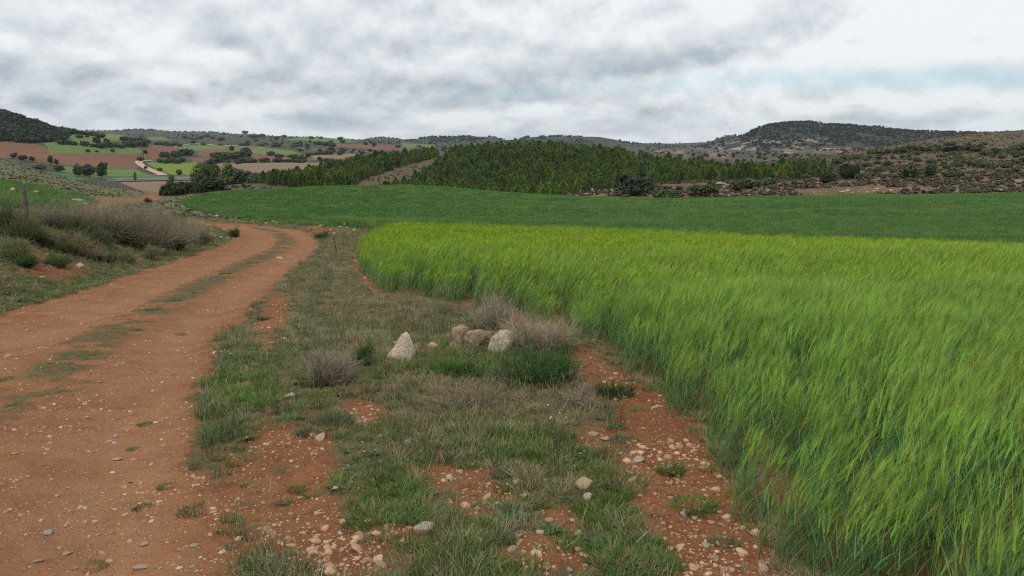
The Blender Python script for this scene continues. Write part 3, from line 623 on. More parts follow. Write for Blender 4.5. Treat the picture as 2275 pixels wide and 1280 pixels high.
def jit(c, n, a, r=rng): return np.clip(np.array(c) * (1 + r.normal(size=(n, 1)) * a) * (1 + r.normal(size=(n, 3)) * a * 0.3), 0.004, 1)
def tuft(n, rad, h, w, c0, c1, spread=0.6, droop=0.3, nseg=3, r=rng, flat=0.0):
    a = r.random(n) * 2 * np.pi; q = np.sqrt(r.random(n)) * rad
    P0 = np.c_[np.cos(a) * q, np.sin(a) * q, np.full(n, -0.012)]
    b = a + r.normal(size=n) * 0.8; L = h * (0.45 + 0.55 * r.random(n)); out = spread * (0.25 + 0.75 * r.random(n))
    d = np.c_[np.cos(b) * out, np.sin(b) * out, np.sqrt(np.maximum(0.05, 1 - out ** 2))]; d = unit(d)
    P1 = P0 + d * L[:, None] * 0.55; P2 = P0 + d * L[:, None] + np.c_[np.cos(b), np.sin(b), -np.ones(n)] * (L * droop * r.random(n))[:, None]
    P2[:, 2] = np.maximum(P2[:, 2], 0.01 + 0.2 * flat)
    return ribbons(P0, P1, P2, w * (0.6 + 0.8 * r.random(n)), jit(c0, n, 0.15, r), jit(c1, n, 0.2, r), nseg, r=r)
def twig_bush(n, rad, h, w, c0, c1, r=rng, forks=4, wild=0.25, lobes=7):
    """A wiry bush: several uneven tufts of stems out of one foot, each stem forking into fine crooked twigs."""
    la = r.random(lobes) * 6.283; lq = rad * 0.62 * np.sqrt(r.random(lobes)); lr = rad * (0.28 + 0.30 * r.random(lobes)); lh = h * (0.45 + 0.55 * r.random(lobes)) * (1 - 0.35 * (lq / rad)); lh[0] = h
    k = r.integers(0, lobes, n); a = r.random(n) * 6.283; o = np.sqrt(r.random(n)); long = np.where(r.random(n) < 0.10, 1.28, 1.0)
    cx, cy = np.cos(la[k]) * lq[k], np.sin(la[k]) * lq[k]
    top = np.c_[cx + np.cos(a) * o * lr[k] * long, cy + np.sin(a) * o * lr[k] * long, lh[k] * np.sqrt(np.maximum(0.05, 1 - 0.75 * o ** 2)) * (0.62 + 0.38 * r.random(n)) * long]
    P0 = np.c_[cx * 0.5 + r.normal(size=n) * 0.08 * rad, cy * 0.5 + r.normal(size=n) * 0.08 * rad, np.full(n, -0.02)]
    P1 = P0 + (top - P0) * 0.5 + np.c_[r.normal(size=(n, 2)) * 0.09 * rad, h * 0.10 * r.random(n)]
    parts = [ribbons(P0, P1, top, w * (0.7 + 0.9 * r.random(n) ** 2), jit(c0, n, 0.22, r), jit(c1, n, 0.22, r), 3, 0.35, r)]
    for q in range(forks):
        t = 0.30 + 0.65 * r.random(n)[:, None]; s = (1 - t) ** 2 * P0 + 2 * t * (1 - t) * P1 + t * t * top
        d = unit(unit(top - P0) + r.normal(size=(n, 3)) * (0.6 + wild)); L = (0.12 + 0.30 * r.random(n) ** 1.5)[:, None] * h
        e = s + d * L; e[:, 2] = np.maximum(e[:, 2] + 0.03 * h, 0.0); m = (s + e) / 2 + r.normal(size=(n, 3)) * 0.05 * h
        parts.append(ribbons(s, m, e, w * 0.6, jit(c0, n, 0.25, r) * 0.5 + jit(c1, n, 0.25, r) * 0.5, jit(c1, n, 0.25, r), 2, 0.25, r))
    return join(parts)
def leaves(P, nrm, size, col, r=rng, asp=0.6):
    """Small leaf-clump faces at points P turned roughly to nrm."""
    n = len(P); nn = unit(nrm + r.normal(size=(n, 3)) * 0.55); a = unit(np.cross(nn, r.normal(size=(n, 3)))); b = np.cross(nn, a)
    s = (size * (0.6 + 0.8 * r.random(n)))[:, None]
    V = np.stack([P - a * s, P - b * s * asp, P + a * s + nn * s * 0.3, P + b * s * asp], 1).reshape(-1, 3)
    i = np.arange(n)[:, None] * 4; F = np.vstack([i + np.array([[0, 1, 2]]), i + np.array([[0, 2, 3]])])
    return V, F, np.repeat(col, 4, 0)
def crown(lobes, n, size, ca, cb, r=rng, lo=0.62, gap=0.0):
    L = np.array(lobes, float); wgt = L[:, 3] * L[:, 4] + L[:, 3] * L[:, 5]; k = r.choice(len(L), n, p=wgt / wgt.sum())
    d = unit(r.normal(size=(n, 3))); q = lo + (1.05 - lo) * r.random(n) ** 0.6
    bumpy = 1 + 0.12 * fbm(d[:, 0] * 3 + k * 7, d[:, 2] * 3 + d[:, 1] * 2, 2, 0.5, 2.0)
    P = L[k, :3] + d * L[k, 3:] * (q * bumpy)[:, None]; nr = unit(d / L[k, 3:]); nr[:, 2] += 0.15
    if gap:
        keep = fbm(P[:, 0] * gap + k, P[:, 2] * gap + P[:, 1] * gap * 0.7, 2, 0.5, 5.0) > -0.22; P, nr = P[keep], nr[keep]
    P[:, 2] = np.maximum(P[:, 2], 0.02)
    m = r.random(len(P))[:, None]; col = np.array(ca) * (1 - m) + np.array(cb) * m
    return leaves(P, nr, size, jit(col, len(P), 0.12, r) if False else np.clip(col * (1 + r.normal(size=(len(P), 1)) * 0.14), 0.004, 1), r)
def tube(P, rad, n=6, col=(0.08, 0.06, 0.04)):
    P = np.asarray(P, float); T = unit(np.gradient(P, axis=0)); V = []
    for p, t, q in zip(P, T, rad):
        a = unit(np.cross(t, (0.3, 0.9, 0.1))); b = np.cross(t, a); ang = np.arange(n) * 2 * np.pi / n
        V.append(p + q * (np.cos(ang)[:, None] * a + np.sin(ang)[:, None] * b))
    m = len(P); V = np.vstack(V); F = []
    for i in range(m - 1):
        for j in range(n):
            a, b, c, d = i * n + j, i * n + (j + 1) % n, (i + 1) * n + (j + 1) % n, (i + 1) * n + j
            F += [(a, b, c), (a, c, d)]
    for j in range(1, n - 1): F += [(0, j + 1, j), ((m - 1) * n, (m - 1) * n + j, (m - 1) * n + j + 1)]
    return V, np.array(F), np.tile(np.array(col, float), (len(V), 1))
def M3(name, vfk, smooth=False): return make_mesh(name, vfk[0], vfk[1], vfk[2], smooth)
def rock_mesh(name, r, sub=2, flat=0.7, cuts=6, rough=0.10, asp=(1, 1, 1), level=None):
    bm = bmesh.new(); bmesh.ops.create_icosphere(bm, subdivisions=sub, radius=1.0)
    V = np.array([v.co[:] for v in bm.verts]); F = np.array([[v.index for v in f.verts] for f in bm.faces]); bm.free()
    for k in range(cuts):                                    # broken faces
        nn = unit(r.normal(size=3)); dd = 0.45 + 0.32 * r.random(); over = np.maximum(V @ nn - dd, 0); V = V - over[:, None] * nn * 0.92
    V = V * (1 + rough * fbm(V[:, 0] * 1.7 + 5 + V[:, 2], V[:, 1] * 1.7 + V[:, 2] * 1.3, 3, 0.6, float(r.random() * 50)))[:, None]
    V = V * np.array(asp) * np.array((1, 1, flat)); return make_mesh(name, V, F, smooth=True)
def hull_rock(name, pts, r, cuts=3, rough=0.02, it=2):
    bm = bmesh.new()
    for p in pts: bm.verts.new(p)
    h = bmesh.ops.convex_hull(bm, input=bm.verts); bmesh.ops.delete(bm, geom=[g for g in h['geom_interior'] if isinstance(g, bmesh.types.BMVert)], context='VERTS')
    bmesh.ops.triangulate(bm, faces=bm.faces[:]); bmesh.ops.subdivide_edges(bm, edges=bm.edges[:], cuts=cuts, use_grid_fill=True)
    bmesh.ops.triangulate(bm, faces=bm.faces[:])
    for _ in range(it): bmesh.ops.smooth_vert(bm, verts=bm.verts[:], factor=0.22, use_axis_x=True, use_axis_y=True, use_axis_z=True)
    bm.normal_update(); q = float(r.random() * 60)
    for v in bm.verts:
        c = v.co; f = 1 / max(1e-3, rough * 14)
        v.co = c + v.normal * rough * (float(fbm(c.x * f + c.z * f * 0.7, c.y * f + c.z * f, 3, 0.6, q)) * 1.6)
    me = bpy.data.meshes.new(name); bm.to_mesh(me); bm.free()
    me.polygons.foreach_set('use_smooth', np.zeros(len(me.polygons), bool)); return me

_protos = {}
def scatter(name, P, rotz, scl, idx, protos, tilt=None, **props):
    """One uncountable mass (grass, gravel, a far wood): the pieces are spread by geometry nodes."""
    P = np.asarray(P, np.float32); n = len(P)
    me = bpy.data.meshes.new(name); me.vertices.add(n); me.vertices.foreach_set('co', P.ravel())
    rot = np.zeros((n, 3), np.float32); rot[:, 2] = rotz
    if tilt is not None: rot[:, :2] = tilt
    scl = np.asarray(scl, np.float32); scl = np.repeat(scl[:, None], 3, 1) if scl.ndim == 1 else scl
    a = me.attributes.new('rot', 'FLOAT_VECTOR', 'POINT'); a.data.foreach_set('vector', rot.ravel())
    a = me.attributes.new('scl', 'FLOAT_VECTOR', 'POINT'); a.data.foreach_set('vector', scl.astype(np.float32).ravel())
    a = me.attributes.new('idx', 'INT', 'POINT'); a.data.foreach_set('value', np.asarray(idx, np.int32))
    o = obj(name, me, None); o['kind'] = 'stuff'
    for k, v in props.items(): o[k] = v
    cl = bpy.data.collections.new(name + '_pieces')
    for i, (pm, mat) in enumerate(protos):
        if not len(pm.materials): pm.materials.append(mat)
        p = bpy.data.objects.new('%s_piece_%02d' % (name, i), pm); cl.objects.link(p)
    g = bpy.data.node_groups.new(name + '_spread', 'GeometryNodeTree')
    g.interface.new_socket('Geometry', in_out='INPUT', socket_type='NodeSocketGeometry'); g.interface.new_socket('Geometry', in_out='OUTPUT', socket_type='NodeSocketGeometry')
    gi = N(g, 'NodeGroupInput'); go = N(g, 'NodeGroupOutput'); ci = N(g, 'GeometryNodeCollectionInfo'); ci.inputs['Collection'].default_value = cl
    ci.inputs['Separate Children'].default_value = True; ci.inputs['Reset Children'].default_value = True
    ip = N(g, 'GeometryNodeInstanceOnPoints'); ip.inputs['Pick Instance'].default_value = True
    def attr(nm, dt):
        q = N(g, 'GeometryNodeInputNamedAttribute', data_type=dt); q.inputs['Name'].default_value = nm; return q.outputs['Attribute']
    g.links.new(gi.outputs[0], ip.inputs['Points']); g.links.new(ci.outputs[0], ip.inputs['Instance']); g.links.new(attr('idx', 'INT'), ip.inputs['Instance Index'])
    e2r = N(g, 'FunctionNodeEulerToRotation'); g.links.new(attr('rot', 'FLOAT_VECTOR'), e2r.inputs[0]); g.links.new(e2r.outputs[0], ip.inputs['Rotation'])
    g.links.new(attr('scl', 'FLOAT_VECTOR'), ip.inputs['Scale']); g.links.new(ip.outputs[0], go.inputs[0])
    md = o.modifiers.new('spread', 'NODES'); md.node_group = g
    return o
def pts_in(n, x0, x1, y0, y1, r=rng): return x0 + (x1 - x0) * r.random(n), y0 + (y1 - y0) * r.random(n)
def fan_pts(n, u0, u1, y0, y1, p=1.0, r=rng):
    """Random ground points in a wedge ahead; p=2 even per square metre, p<2 denser close by."""
    q = r.random(n); Y = (y0 ** p + q * (y1 ** p - y0 ** p)) ** (1 / p); return (u0 + (u1 - u0) * r.random(n)) * Y, Y

# ------------------------------------------------------------------ barley
def barley_patch(r, n, size, h, lod):
    x, y = (r.random(n) - 0.5) * size, (r.random(n) - 0.5) * size
    hh = h * (0.68 + 0.44 * r.random(n)); wind = 0.07 + 0.13 * r.random(n); ly = r.normal(size=n) * 0.06
    P0 = np.c_[x, y, np.full(n, -0.02)]; P2 = P0 + np.c_[wind * hh, ly * hh, hh]; P1 = P0 + np.c_[wind * hh * 0.15, ly * hh * 0.3, hh * 0.6]
    ws = (0.0032, 0.0050, 0.0085)[lod]
    stem0, stem1 = (0.110, 0.205, 0.072), (0.180, 0.320, 0.075)
    parts = [ribbons(P0, P1, P2, ws, jit(stem0, n, 0.18, r), jit(stem1, n, 0.18, r), (3, 2, 2)[lod], 0.6, r)]
    for k in range((4, 3, 2)[lod]):
        t = (0.05 + 0.72 * r.random(n))[:, None]; s = (1 - t) ** 2 * P0 + 2 * t * (1 - t) * P1 + t * t * P2
        a = r.random(n) * 2 * np.pi; L = (0.12 + 0.12 * r.random(n))
        d = np.c_[0.36 * np.cos(a) + 0.16, 0.36 * np.sin(a), np.full(n, 0.90)]; d = unit(d)
        e = s + d * L[:, None] + np.c_[np.cos(a) * 0.025 + 0.02, np.sin(a) * 0.025, -0.03 * r.random(n)]; m = s + d * (L * 0.6)[:, None]
        c = jit((0.118, 0.235, 0.092), n, 0.24, r); old = r.random(n) < (0.16 if k == 0 else 0.03); c[old] = np.array((0.34, 0.26, 0.08))
        parts.append(ribbons(s, m, e, (0.0058, 0.0080, 0.011)[lod], c, c * np.array((1.3, 1.2, 0.85)), (3, 2, 1)[lod], 0, r))
    ed = unit(np.c_[0.12 + 0.38 * r.random(n), r.normal(size=n) * 0.16, 0.97 - 0.25 * r.random(n)]); el = 0.055 + 0.02 * r.random(n)
    E2 = P2 + ed * el[:, None]; E1 = (P2 + E2) / 2 + np.array((0, 0, 0.004))
    ear = jit(((0.235, 0.375, 0.058), (0.245, 0.375, 0.044), (0.255, 0.380, 0.028))[lod], n, 0.18, r)
    for sd in (np.array((0, 1, 0.0)), np.array((0.7, 0, -0.7))):
        parts.append(ribbons(P2, E1, E2, (0.0080, 0.0100, 0.013)[lod], ear, ear * 1.05, 2, 0.35, r, side=np.tile(sd, (n, 1))))
    na = (12, 7, 4)[lod]
    for k in range(na):
        t = r.random(n)[:, None]; s = P2 + (E2 - P2) * t; d = unit(ed + r.normal(size=(n, 3)) * 0.13); L = (0.07 + 0.05 * r.random(n))[:, None]
        e = s + d * L + np.array((0.012, 0, -0.006)); m = s + d * L * 0.5
        parts.append(ribbons(s, m, e, (0.0013, 0.0026, 0.0055)[lod], ear * 1.1, ear * np.array((1.25, 1.16, 1.3)), (2, 1, 1)[lod], 0, r))
    return join(parts)
def build_barley():
    r = np.random.default_rng(101); allP, allR, allS, allI, protos = [], [], [], [], []
    for lod, y0, y1, n, size, nv, step in [(0, 2.0, 9.5, 38, 0.27, 9, 0.235), (1, 9.5, 19, 34, 0.33, 7, 0.29), (2, 19, 46, 34, 0.44, 7, 0.38)]:
        base = len(protos)
        for v in range(nv): protos.append((M3('barley_stand', barley_patch(r, n, size, 0.47, lod)), M_barley))
        X0, X1 = -8, min(23, 0.68 * y1 + 1); gx, gy = np.meshgrid(np.arange(X0, X1, step), np.arange(y0, y1, step)); X = gx.ravel(); Y = gy.ravel(); cnt = len(X)
        X = X + (r.random(cnt) - 0.5) * step * 0.9; Y = Y + (r.random(cnt) - 0.5) * step * 0.9; ed = edge_dist(X, Y, BP)
        thin = fbm(X * 0.8, Y * 0.8, 3, 0.55, 52.0)
        k = inpoly(X, Y, BP) & (ed > 0.0) & (Y > 2.3) & (X < 0.66 * Y + 0.8)
        X, Y, ed = X[k], Y[k], ed[k]; Z = NEAR(X, Y)
        sc = 0.66 + 0.34 * sstep(0.0, 0.9, ed) + 0.15 * fbm(X * 0.55, Y * 0.55, 3, 0.55, 12.0) + 0.05 * r.normal(size=len(X))
        allP.append(np.c_[X, Y, Z]); allR.append(0.35 * fbm(X * 0.35, Y * 0.35, 2, 0.5, 44.0) + r.normal(size=len(X)) * 0.25 + 0.05); allS.append(sc); allI.append(base + r.integers(0, nv, len(X)))
    P = np.vstack(allP); n = len(P)
    gust = fbm(P[:, 0] * 0.45, P[:, 1] * 0.45, 3, 0.55, 71.0); tilt = np.c_[r.normal(size=n) * 0.06, 0.0 + 0.15 * gust + r.normal(size=n) * 0.06]
    scatter('barley', P, np.concatenate(allR), np.concatenate(allS), np.concatenate(allI), protos, tilt, label='bright green bearded barley leaning in the wind', category='barley')
build_barley()
def build_wheat():
    """Short young wheat standing over the whole dark field, in drill rows and uneven patches."""
    r = np.random.default_rng(151); P, I, Sc, protos = [], [], [], []
    cols = [((0.060, 0.130, 0.040), (0.105, 0.215, 0.054)), ((0.068, 0.145, 0.040), (0.125, 0.235, 0.052)), ((0.095, 0.145, 0.036), (0.175, 0.240, 0.054))]
    for y0, y1, size, n, w, step in ((26, 62, 0.7, 80, 0.016, 0.55), (62, 100, 1.0, 80, 0.028, 0.85), (100, 156, 1.5, 90, 0.045, 1.3)):
        base = len(protos)
        for c in cols:
            for v in range(2):
                x = (r.random((n, 2)) - 0.5) * size; x[:, 1] = np.round(x[:, 1] / (size / 5)) * (size / 5) + r.normal(size=n) * 0.03; h = 0.20 + 0.12 * r.random(n)
                P0 = np.c_[x, np.full(n, -0.03)]; d = np.c_[r.normal(size=(n, 2)) * 0.09 + (0.05, 0), h]; protos.append((M3('wheat_stand', ribbons(P0, P0 + d * 0.5 + (0, 0, 0.02), P0 + d, w, jit(c[0], n, 0.2, r), jit(c[1], n, 0.2, r), 2, 0, r)), M_leaf))
        gx, gy = np.meshgrid(np.arange(-62, 96, step), np.arange(y0, y1, step)); X = gx.ravel(); Y = gy.ravel(); cnt = len(X)
        k = np.abs(X) < 0.64 * Y + 2; X, Y = X[k], Y[k]; cnt = len(X); X = X + (r.random(cnt) - 0.5) * step * 0.8; Y = Y + (r.random(cnt) - 0.5) * step * 0.8
        Z = NEAR(X, Y); px, py = to_px(X, Y, Z); k = ((inpoly(px, py, WHEAT_PX) & (track_s(X, Y) > 2.6)) | inpoly(px, py, STRIP_PX)) & ~inpoly(X, Y, BP); X, Y, Z, px, py = (v[k] for v in (X, Y, Z, px, py)); cnt = len(X)
        q = fbm(X * 0.05, Y * 0.14, 4, 0.6, 31.0) + 0.25 * r.normal(size=cnt) + 0.9 * np.exp(-(((px - 830) / 190) ** 2 + ((py - 497) / 11) ** 2)) + 0.2 * sstep(700, 350, px)
        kind = np.where(q > 0.62, 2, np.where(q > 0.05, 1, 0)); P.append(np.c_[X, Y, Z]); I.append(base + kind * 2 + r.integers(0, 2, cnt)); Sc.append(np.clip(0.9 + 0.35 * fbm(X * 0.12, Y * 0.4, 3, 0.6, 77.0), 0.4, 1.4))
    P = np.vstack(P); n = len(P)
    scatter('wheat', P, r.normal(size=n) * 0.1 + 0.16, np.concatenate(Sc), np.concatenate(I), protos, None, label='short dark green young wheat in the middle field', category='wheat')
build_wheat()

# ------------------------------------------------------------------ grass, herbs and grit of the verge, track and bank
GREEN0, GREEN1 = (0.030, 0.060, 0.016), (0.085, 0.150, 0.040)
def tuft_protos():
    r = np.random.default_rng(202); out = {}
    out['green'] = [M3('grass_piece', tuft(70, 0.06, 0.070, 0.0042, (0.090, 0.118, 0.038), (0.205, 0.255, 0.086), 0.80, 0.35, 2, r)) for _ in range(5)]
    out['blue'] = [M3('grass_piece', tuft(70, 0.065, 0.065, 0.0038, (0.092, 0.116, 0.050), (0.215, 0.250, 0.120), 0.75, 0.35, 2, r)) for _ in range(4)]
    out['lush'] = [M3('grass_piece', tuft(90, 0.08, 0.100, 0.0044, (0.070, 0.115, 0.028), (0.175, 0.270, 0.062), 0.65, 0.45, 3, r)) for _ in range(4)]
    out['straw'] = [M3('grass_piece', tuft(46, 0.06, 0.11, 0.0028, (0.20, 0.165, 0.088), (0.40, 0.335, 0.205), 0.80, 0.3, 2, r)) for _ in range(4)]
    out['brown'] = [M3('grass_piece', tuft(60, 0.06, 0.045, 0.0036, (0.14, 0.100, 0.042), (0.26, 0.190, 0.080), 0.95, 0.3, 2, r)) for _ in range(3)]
    def seedy():
        a = tuft(18, 0.05, 0.30, 0.0026, (0.070, 0.080, 0.030), (0.230, 0.210, 0.110), 0.35, 0.15, 3, r)
        n = 14; x = r.normal(size=(n, 2)) * 0.05; P0 = np.c_[x, 0.18 + 0.14 * r.random(n)]; d = np.c_[r.normal(size=(n, 2)) * 0.25, np.ones(n)] * 0.045
        return join([a, tuft(20, 0.05, 0.10, 0.004, (0.035, 0.065, 0.018), (0.09, 0.15, 0.04), 0.7, 0.3, 2, r), ribbons(P0, P0 + d * 0.5, P0 + d, 0.0042, (0.20, 0.185, 0.10), (0.26, 0.235, 0.14), 2, 0, r)])
    out['seed'] = [M3('grass_piece', seedy()) for _ in range(4)]
    def herb():
        n = 16; a = np.sort(r.random(n)) * 2 * np.pi; L = 0.05 + 0.05 * r.random(n); P0 = np.zeros((n, 3)); d = np.c_[np.cos(a), np.sin(a), 0.25 + 0.3 * r.random(n)]
        P1 = d * (L * 0.6)[:, None]; P2 = d * L[:, None]; P2[:, 2] *= 0.5; c = jit((0.060, 0.115, 0.045), n, 0.2, r)
        return ribbons(P0, P1, P2, 0.018, c * 0.8, c * 1.2, 3, 0, r, side=np.tile((0.0, 0.0, 1.0), (n, 1)))
    out['herb'] = [M3('grass_piece', herb()) for _ in range(4)]
    def flower(c):
        n = 5; x = r.normal(size=(n, 2)) * 0.05; P0 = np.c_[x, np.zeros(n)]; P2 = P0 + np.c_[r.normal(size=(n, 2)) * 0.02, 0.08 + 0.08 * r.random(n)]
        a = ribbons(P0, (P0 + P2) / 2, P2, 0.002, (0.05, 0.09, 0.03), (0.07, 0.12, 0.04), 2, 0.5, r)
        pet = []
        for k in range(5):
            q = k * 2 * np.pi / 5; d = np.array((math.cos(q), math.sin(q), 0.25)) * 0.0062; pet.append(ribbons(P2, P2 + d * 0.5, P2 + d, 0.005, c, c, 2, 0.3, r, side=np.tile((0.0, 0.0, 1.0), (n, 1))))
        return join([a] + pet)
    out['white'] = [M3('grass_piece', flower((0.72, 0.72, 0.68))) for _ in range(2)]; out['yellow'] = [M3('grass_piece', flower((0.62, 0.52, 0.04))) for _ in range(2)]
    return out
TP = tuft_protos()
def zone(px, py, spots):
    v = np.zeros(px.shape)
    for (cx, cy, rx, ry, a) in spots: v = np.maximum(v, a * np.exp(-(((px - cx) / rx) ** 2 + ((py - cy) / ry) ** 2)))
    return v
def build_verge_grass():
    r = np.random.default_rng(303)
    names = ['green', 'blue', 'lush', 'straw', 'brown', 'seed', 'herb', 'white', 'yellow']; protos, start = [], {}
    for nme in names: start[nme] = len(protos); protos += [(m, M_leaf if nme not in ('straw', 'brown') else M_dry) for m in TP[nme]]
    P, I, Sc = [], [], []
    def add(X, Y, kind, sc):
        if len(X) == 0: return
        P.append(np.c_[X, Y, NEAR(X, Y)]); Sc.append(sc); I.append(np.array([start[k] for k in kind]) + (r.random(len(X)) * np.array([len(TP[k]) for k in kind])).astype(int))
    X, Y = fan_pts(110000, -0.72, 0.45, 2.4, 54, 1.05, r)
    Z = NEAR(X, Y); worn, green, on = masks(X, Y, Z); px, py = to_px(X, Y, Z); s = track_s(X, Y)
    inb = inpoly(X, Y, BP); patch = fbm(X * 1.1, Y * 1.1, 3, 0.6, 81.0); p2 = fbm(X * 0.6, Y * 0.6, 3, 0.55, 87.0)
    left = s < -1.4
    dens = np.clip((green - 0.30) * 1.5 + 0.35 * patch, 0, 1) * np.where(np.abs(s) < 1.6, 1.0 * sstep(0.30, 0.55, green), 1.0)
    keep = (r.random(len(X)) < dens) & ~inb & ~(inpoly(px, py, WHEAT_PX) & (Y > 26)) & (np.abs(X) < 0.64 * Y + 0.6) & (X < 40)
    X, Y, px, py, s, patch, p2, left = (v[keep] for v in (X, Y, px, py, s, patch, p2, left))
    lush = zone(px, py, [(900, 1110, 130, 50, 1), (1380, 1225, 130, 40, 1), (1170, 800, 150, 40, 0.8), (1000, 812, 170, 30, 0.9), (830, 1160, 90, 40, 0.9), (1330, 1090, 70, 60, 0.9), (1010, 1250, 130, 40, 0.7), (540, 850, 90, 70, 0.8), (1130, 1000, 160, 40, 0.6), (1550, 1110, 40, 25, 0.9), (240, 640, 150, 20, 0.8), (1500, 1020, 25, 40, 0.7)])
    dry = zone(px, py, [(1130, 890, 230, 60, 0.8), (760, 800, 120, 60, 0.7), (700, 640, 120, 60, 0.55), (850, 680, 140, 40, 0.55), (760, 590, 60, 50, 0.7), (600, 1100, 90, 60, 0.5), (1000, 960, 150, 40, 0.5), (300, 580, 200, 25, 0.4), (520, 560, 120, 15, 0.5), (1260, 930, 90, 50, 0.7)])
    q = r.random(len(X)); kind = np.full(len(X), 'green', dtype=object)
    kind[q < 0.28] = 'blue'; kind[(q > 0.90)] = 'herb'
    kind[r.random(len(X)) < lush * 0.75] = 'lush'
    d2 = r.random(len(X)); kind[d2 < 0.13 + dry * 0.60 + 0.14 * (p2 > 0.05)] = 'straw'; kind[(d2 > 0.93 - 0.10 * dry) & (kind != 'lush')] = 'brown'
    kind[r.random(len(X)) < 0.045 + 0.07 * dry] = 'seed'
    w = r.random(len(X)); kind[w < 0.0045] = 'white'; kind[w > 0.9945] = 'yellow'
    yel = zone(px, py, [(800, 690, 110, 40, 1)]); kind[r.random(len(X)) < yel * 0.03] = 'yellow'
    onq = np.abs(s) < 1.55; kind[onq & np.isin(kind, ['seed', 'herb', 'white', 'yellow', 'straw'])] = 'blue'; kind[onq & (kind == 'lush')] = 'green'; kind[onq & (r.random(len(X)) < 0.5)] = 'brown'
    sc = (0.55 + 0.6 * r.random(len(X)) + 0.30 * patch) * np.where(onq, 0.42, 1.0) * (1 + 0.35 * sstep(12, 40, Y)) * np.where(left, 1.2, 1.0)
    add(X, Y, kind, np.clip(sc, 0.3, 2.0))
    # dry, ochre foot of the barley edge
    t = r.random(1500); ii = r.integers(2, 14, 1500); a, b = BP[ii], BP[ii + 1]; q = a + (b - a) * t[:, None] + r.normal(size=(1500, 2)) * 0.05 + (0.09, 0.0)
    add(q[:, 0], q[:, 1], np.where(r.random(1500) < 0.6, 'straw', np.where(r.random(1500) < 0.25, 'lush', 'brown')).astype(object), 0.4 + 0.4 * r.random(1500))
    P = np.vstack(P); n = len(P)
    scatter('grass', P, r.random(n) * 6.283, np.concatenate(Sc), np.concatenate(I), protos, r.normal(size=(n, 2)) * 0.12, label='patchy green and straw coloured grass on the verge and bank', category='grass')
build_verge_grass()

M_stone = mat_rock('limestone_pebble', (0.43, 0.295, 0.20), (0.53, 0.395, 0.285), (0.37, 0.21, 0.125), 1.0, True)
PEB = [rock_mesh('pebble_shape', np.random.default_rng(400 + i), 2 if i < 4 else 1, 0.5 + 0.25 * (i % 3) / 2, 7, 0.12, (1, 0.7 + 0.1 * (i % 4), 1)) for i in range(8)]
def build_gravel():
    r = np.random.default_rng(404)
    X, Y = fan_pts(170000, -0.70, 0.42, 2.4, 44, 0.75, r); Z = NEAR(X, Y); worn, green, on = masks(X, Y, Z)
    cl = fbm(X * 1.6, Y * 1.6, 3, 0.6, 91.0)
    d = np.clip(1.0 - 1.5 * green, 0.03, 1) * np.clip(0.50 + 1.2 * cl, 0.10, 1) * np.where(worn > 0.4, 0.8, 1)
    k = (r.random(len(X)) < d) & ~inpoly(X, Y, BP) & (X > -0.66 * Y - 0.5)
    X, Y, Z, green = X[k], Y[k], Z[k], green[k]; n = len(X)
    sc = 0.0036 + 0.0045 * r.pareto(2.3, n); sc = np.clip(sc, 0.0036, 0.022) * (1 + 0.5 * sstep(8, 30, Y)) * np.where(on[k] > 0.5, 0.9, 1.45)
    S3 = np.c_[sc, sc, sc * np.where(on[k] > 0.5, 0.6, 0.9)]
    scatter('gravel', np.c_[X, Y, Z + sc * (0.25 * r.random(n) - 0.15)], r.random(n) * 6.283, S3, r.integers(0, len(PEB), n), [(m, M_stone) for m in PEB], r.normal(size=(n, 2)) * 0.25, label='small pale stones and grit strewn over the red soil', category='gravel')
build_gravel()

# ------------------------------------------------------------------ boulders and single stones
M_white = mat_rock('pale_limestone', (0.43, 0.35, 0.255), (0.53, 0.45, 0.345), (0.37, 0.235, 0.14), 5.0)
M_tanrock = mat_rock('tan_limestone', (0.43, 0.30, 0.20), (0.53, 0.40, 0.285), (0.37, 0.22, 0.13), 6.0)
M_rust = mat_rock('lichened_rock', (0.15, 0.108, 0.074), (0.34, 0.27, 0.19), (0.34, 0.16, 0.06), 4.0)
M_grey = mat_rock('grey_stone', (0.36, 0.35, 0.33), (0.44, 0.43, 0.41), (0.30, 0.24, 0.20), 6.0)
def msize(px_w, loc): return px_w * loc[1] / FPX / math.cos(PITCH) * 1.0
def ground_at(px, py, dz=0.0):
    p = npt(px, py); return (float(p[0]), float(p[1]), float(p[2]) + dz)
def boulder(name, label, px, py, w, pts, mat, seed, rz=0.0, sink=0.0, group='boulders heaped at the barley edge'):
    """px, py: foot of the rock in the photo; w: its width there; pts in widths."""
    loc = ground_at(px, py); s = msize(w, loc); r = np.random.default_rng(seed)
    me = hull_rock(name, [tuple(np.array(p) * s) for p in pts], r, 5, 0.035 * s + 0.003, 1)
    return place(me, mat, name, label, 'rock', (loc[0], loc[1] + 0.25 * s, loc[2] - sink), rz, 1.0, group)
boulder('pale_boulder', 'pale pointed boulder with cracked face standing upright in the grass', 893, 800, 58,
        [(-0.58, 0.1, -0.2), (-0.56, -0.20, 0.12), (-0.42, -0.22, 0.36), (-0.22, -0.12, 0.66), (-0.02, -0.05, 0.98), (0.16, 0.02, 1.06), (0.24, 0.0, 0.98), (0.36, -0.08, 0.66), (0.50, -0.12, 0.38), (0.52, 0.2, 0.2), (0.54, -0.1, -0.2), (0.1, 0.42, -0.1), (0.15, 0.3, 0.75), (-0.3, 0.35, 0.4), (0.0, -0.46, -0.2), (0.10, -0.36, 0.42), (-0.25, -0.38, 0.10), (0.36, -0.36, 0.05)], M_white, 11)
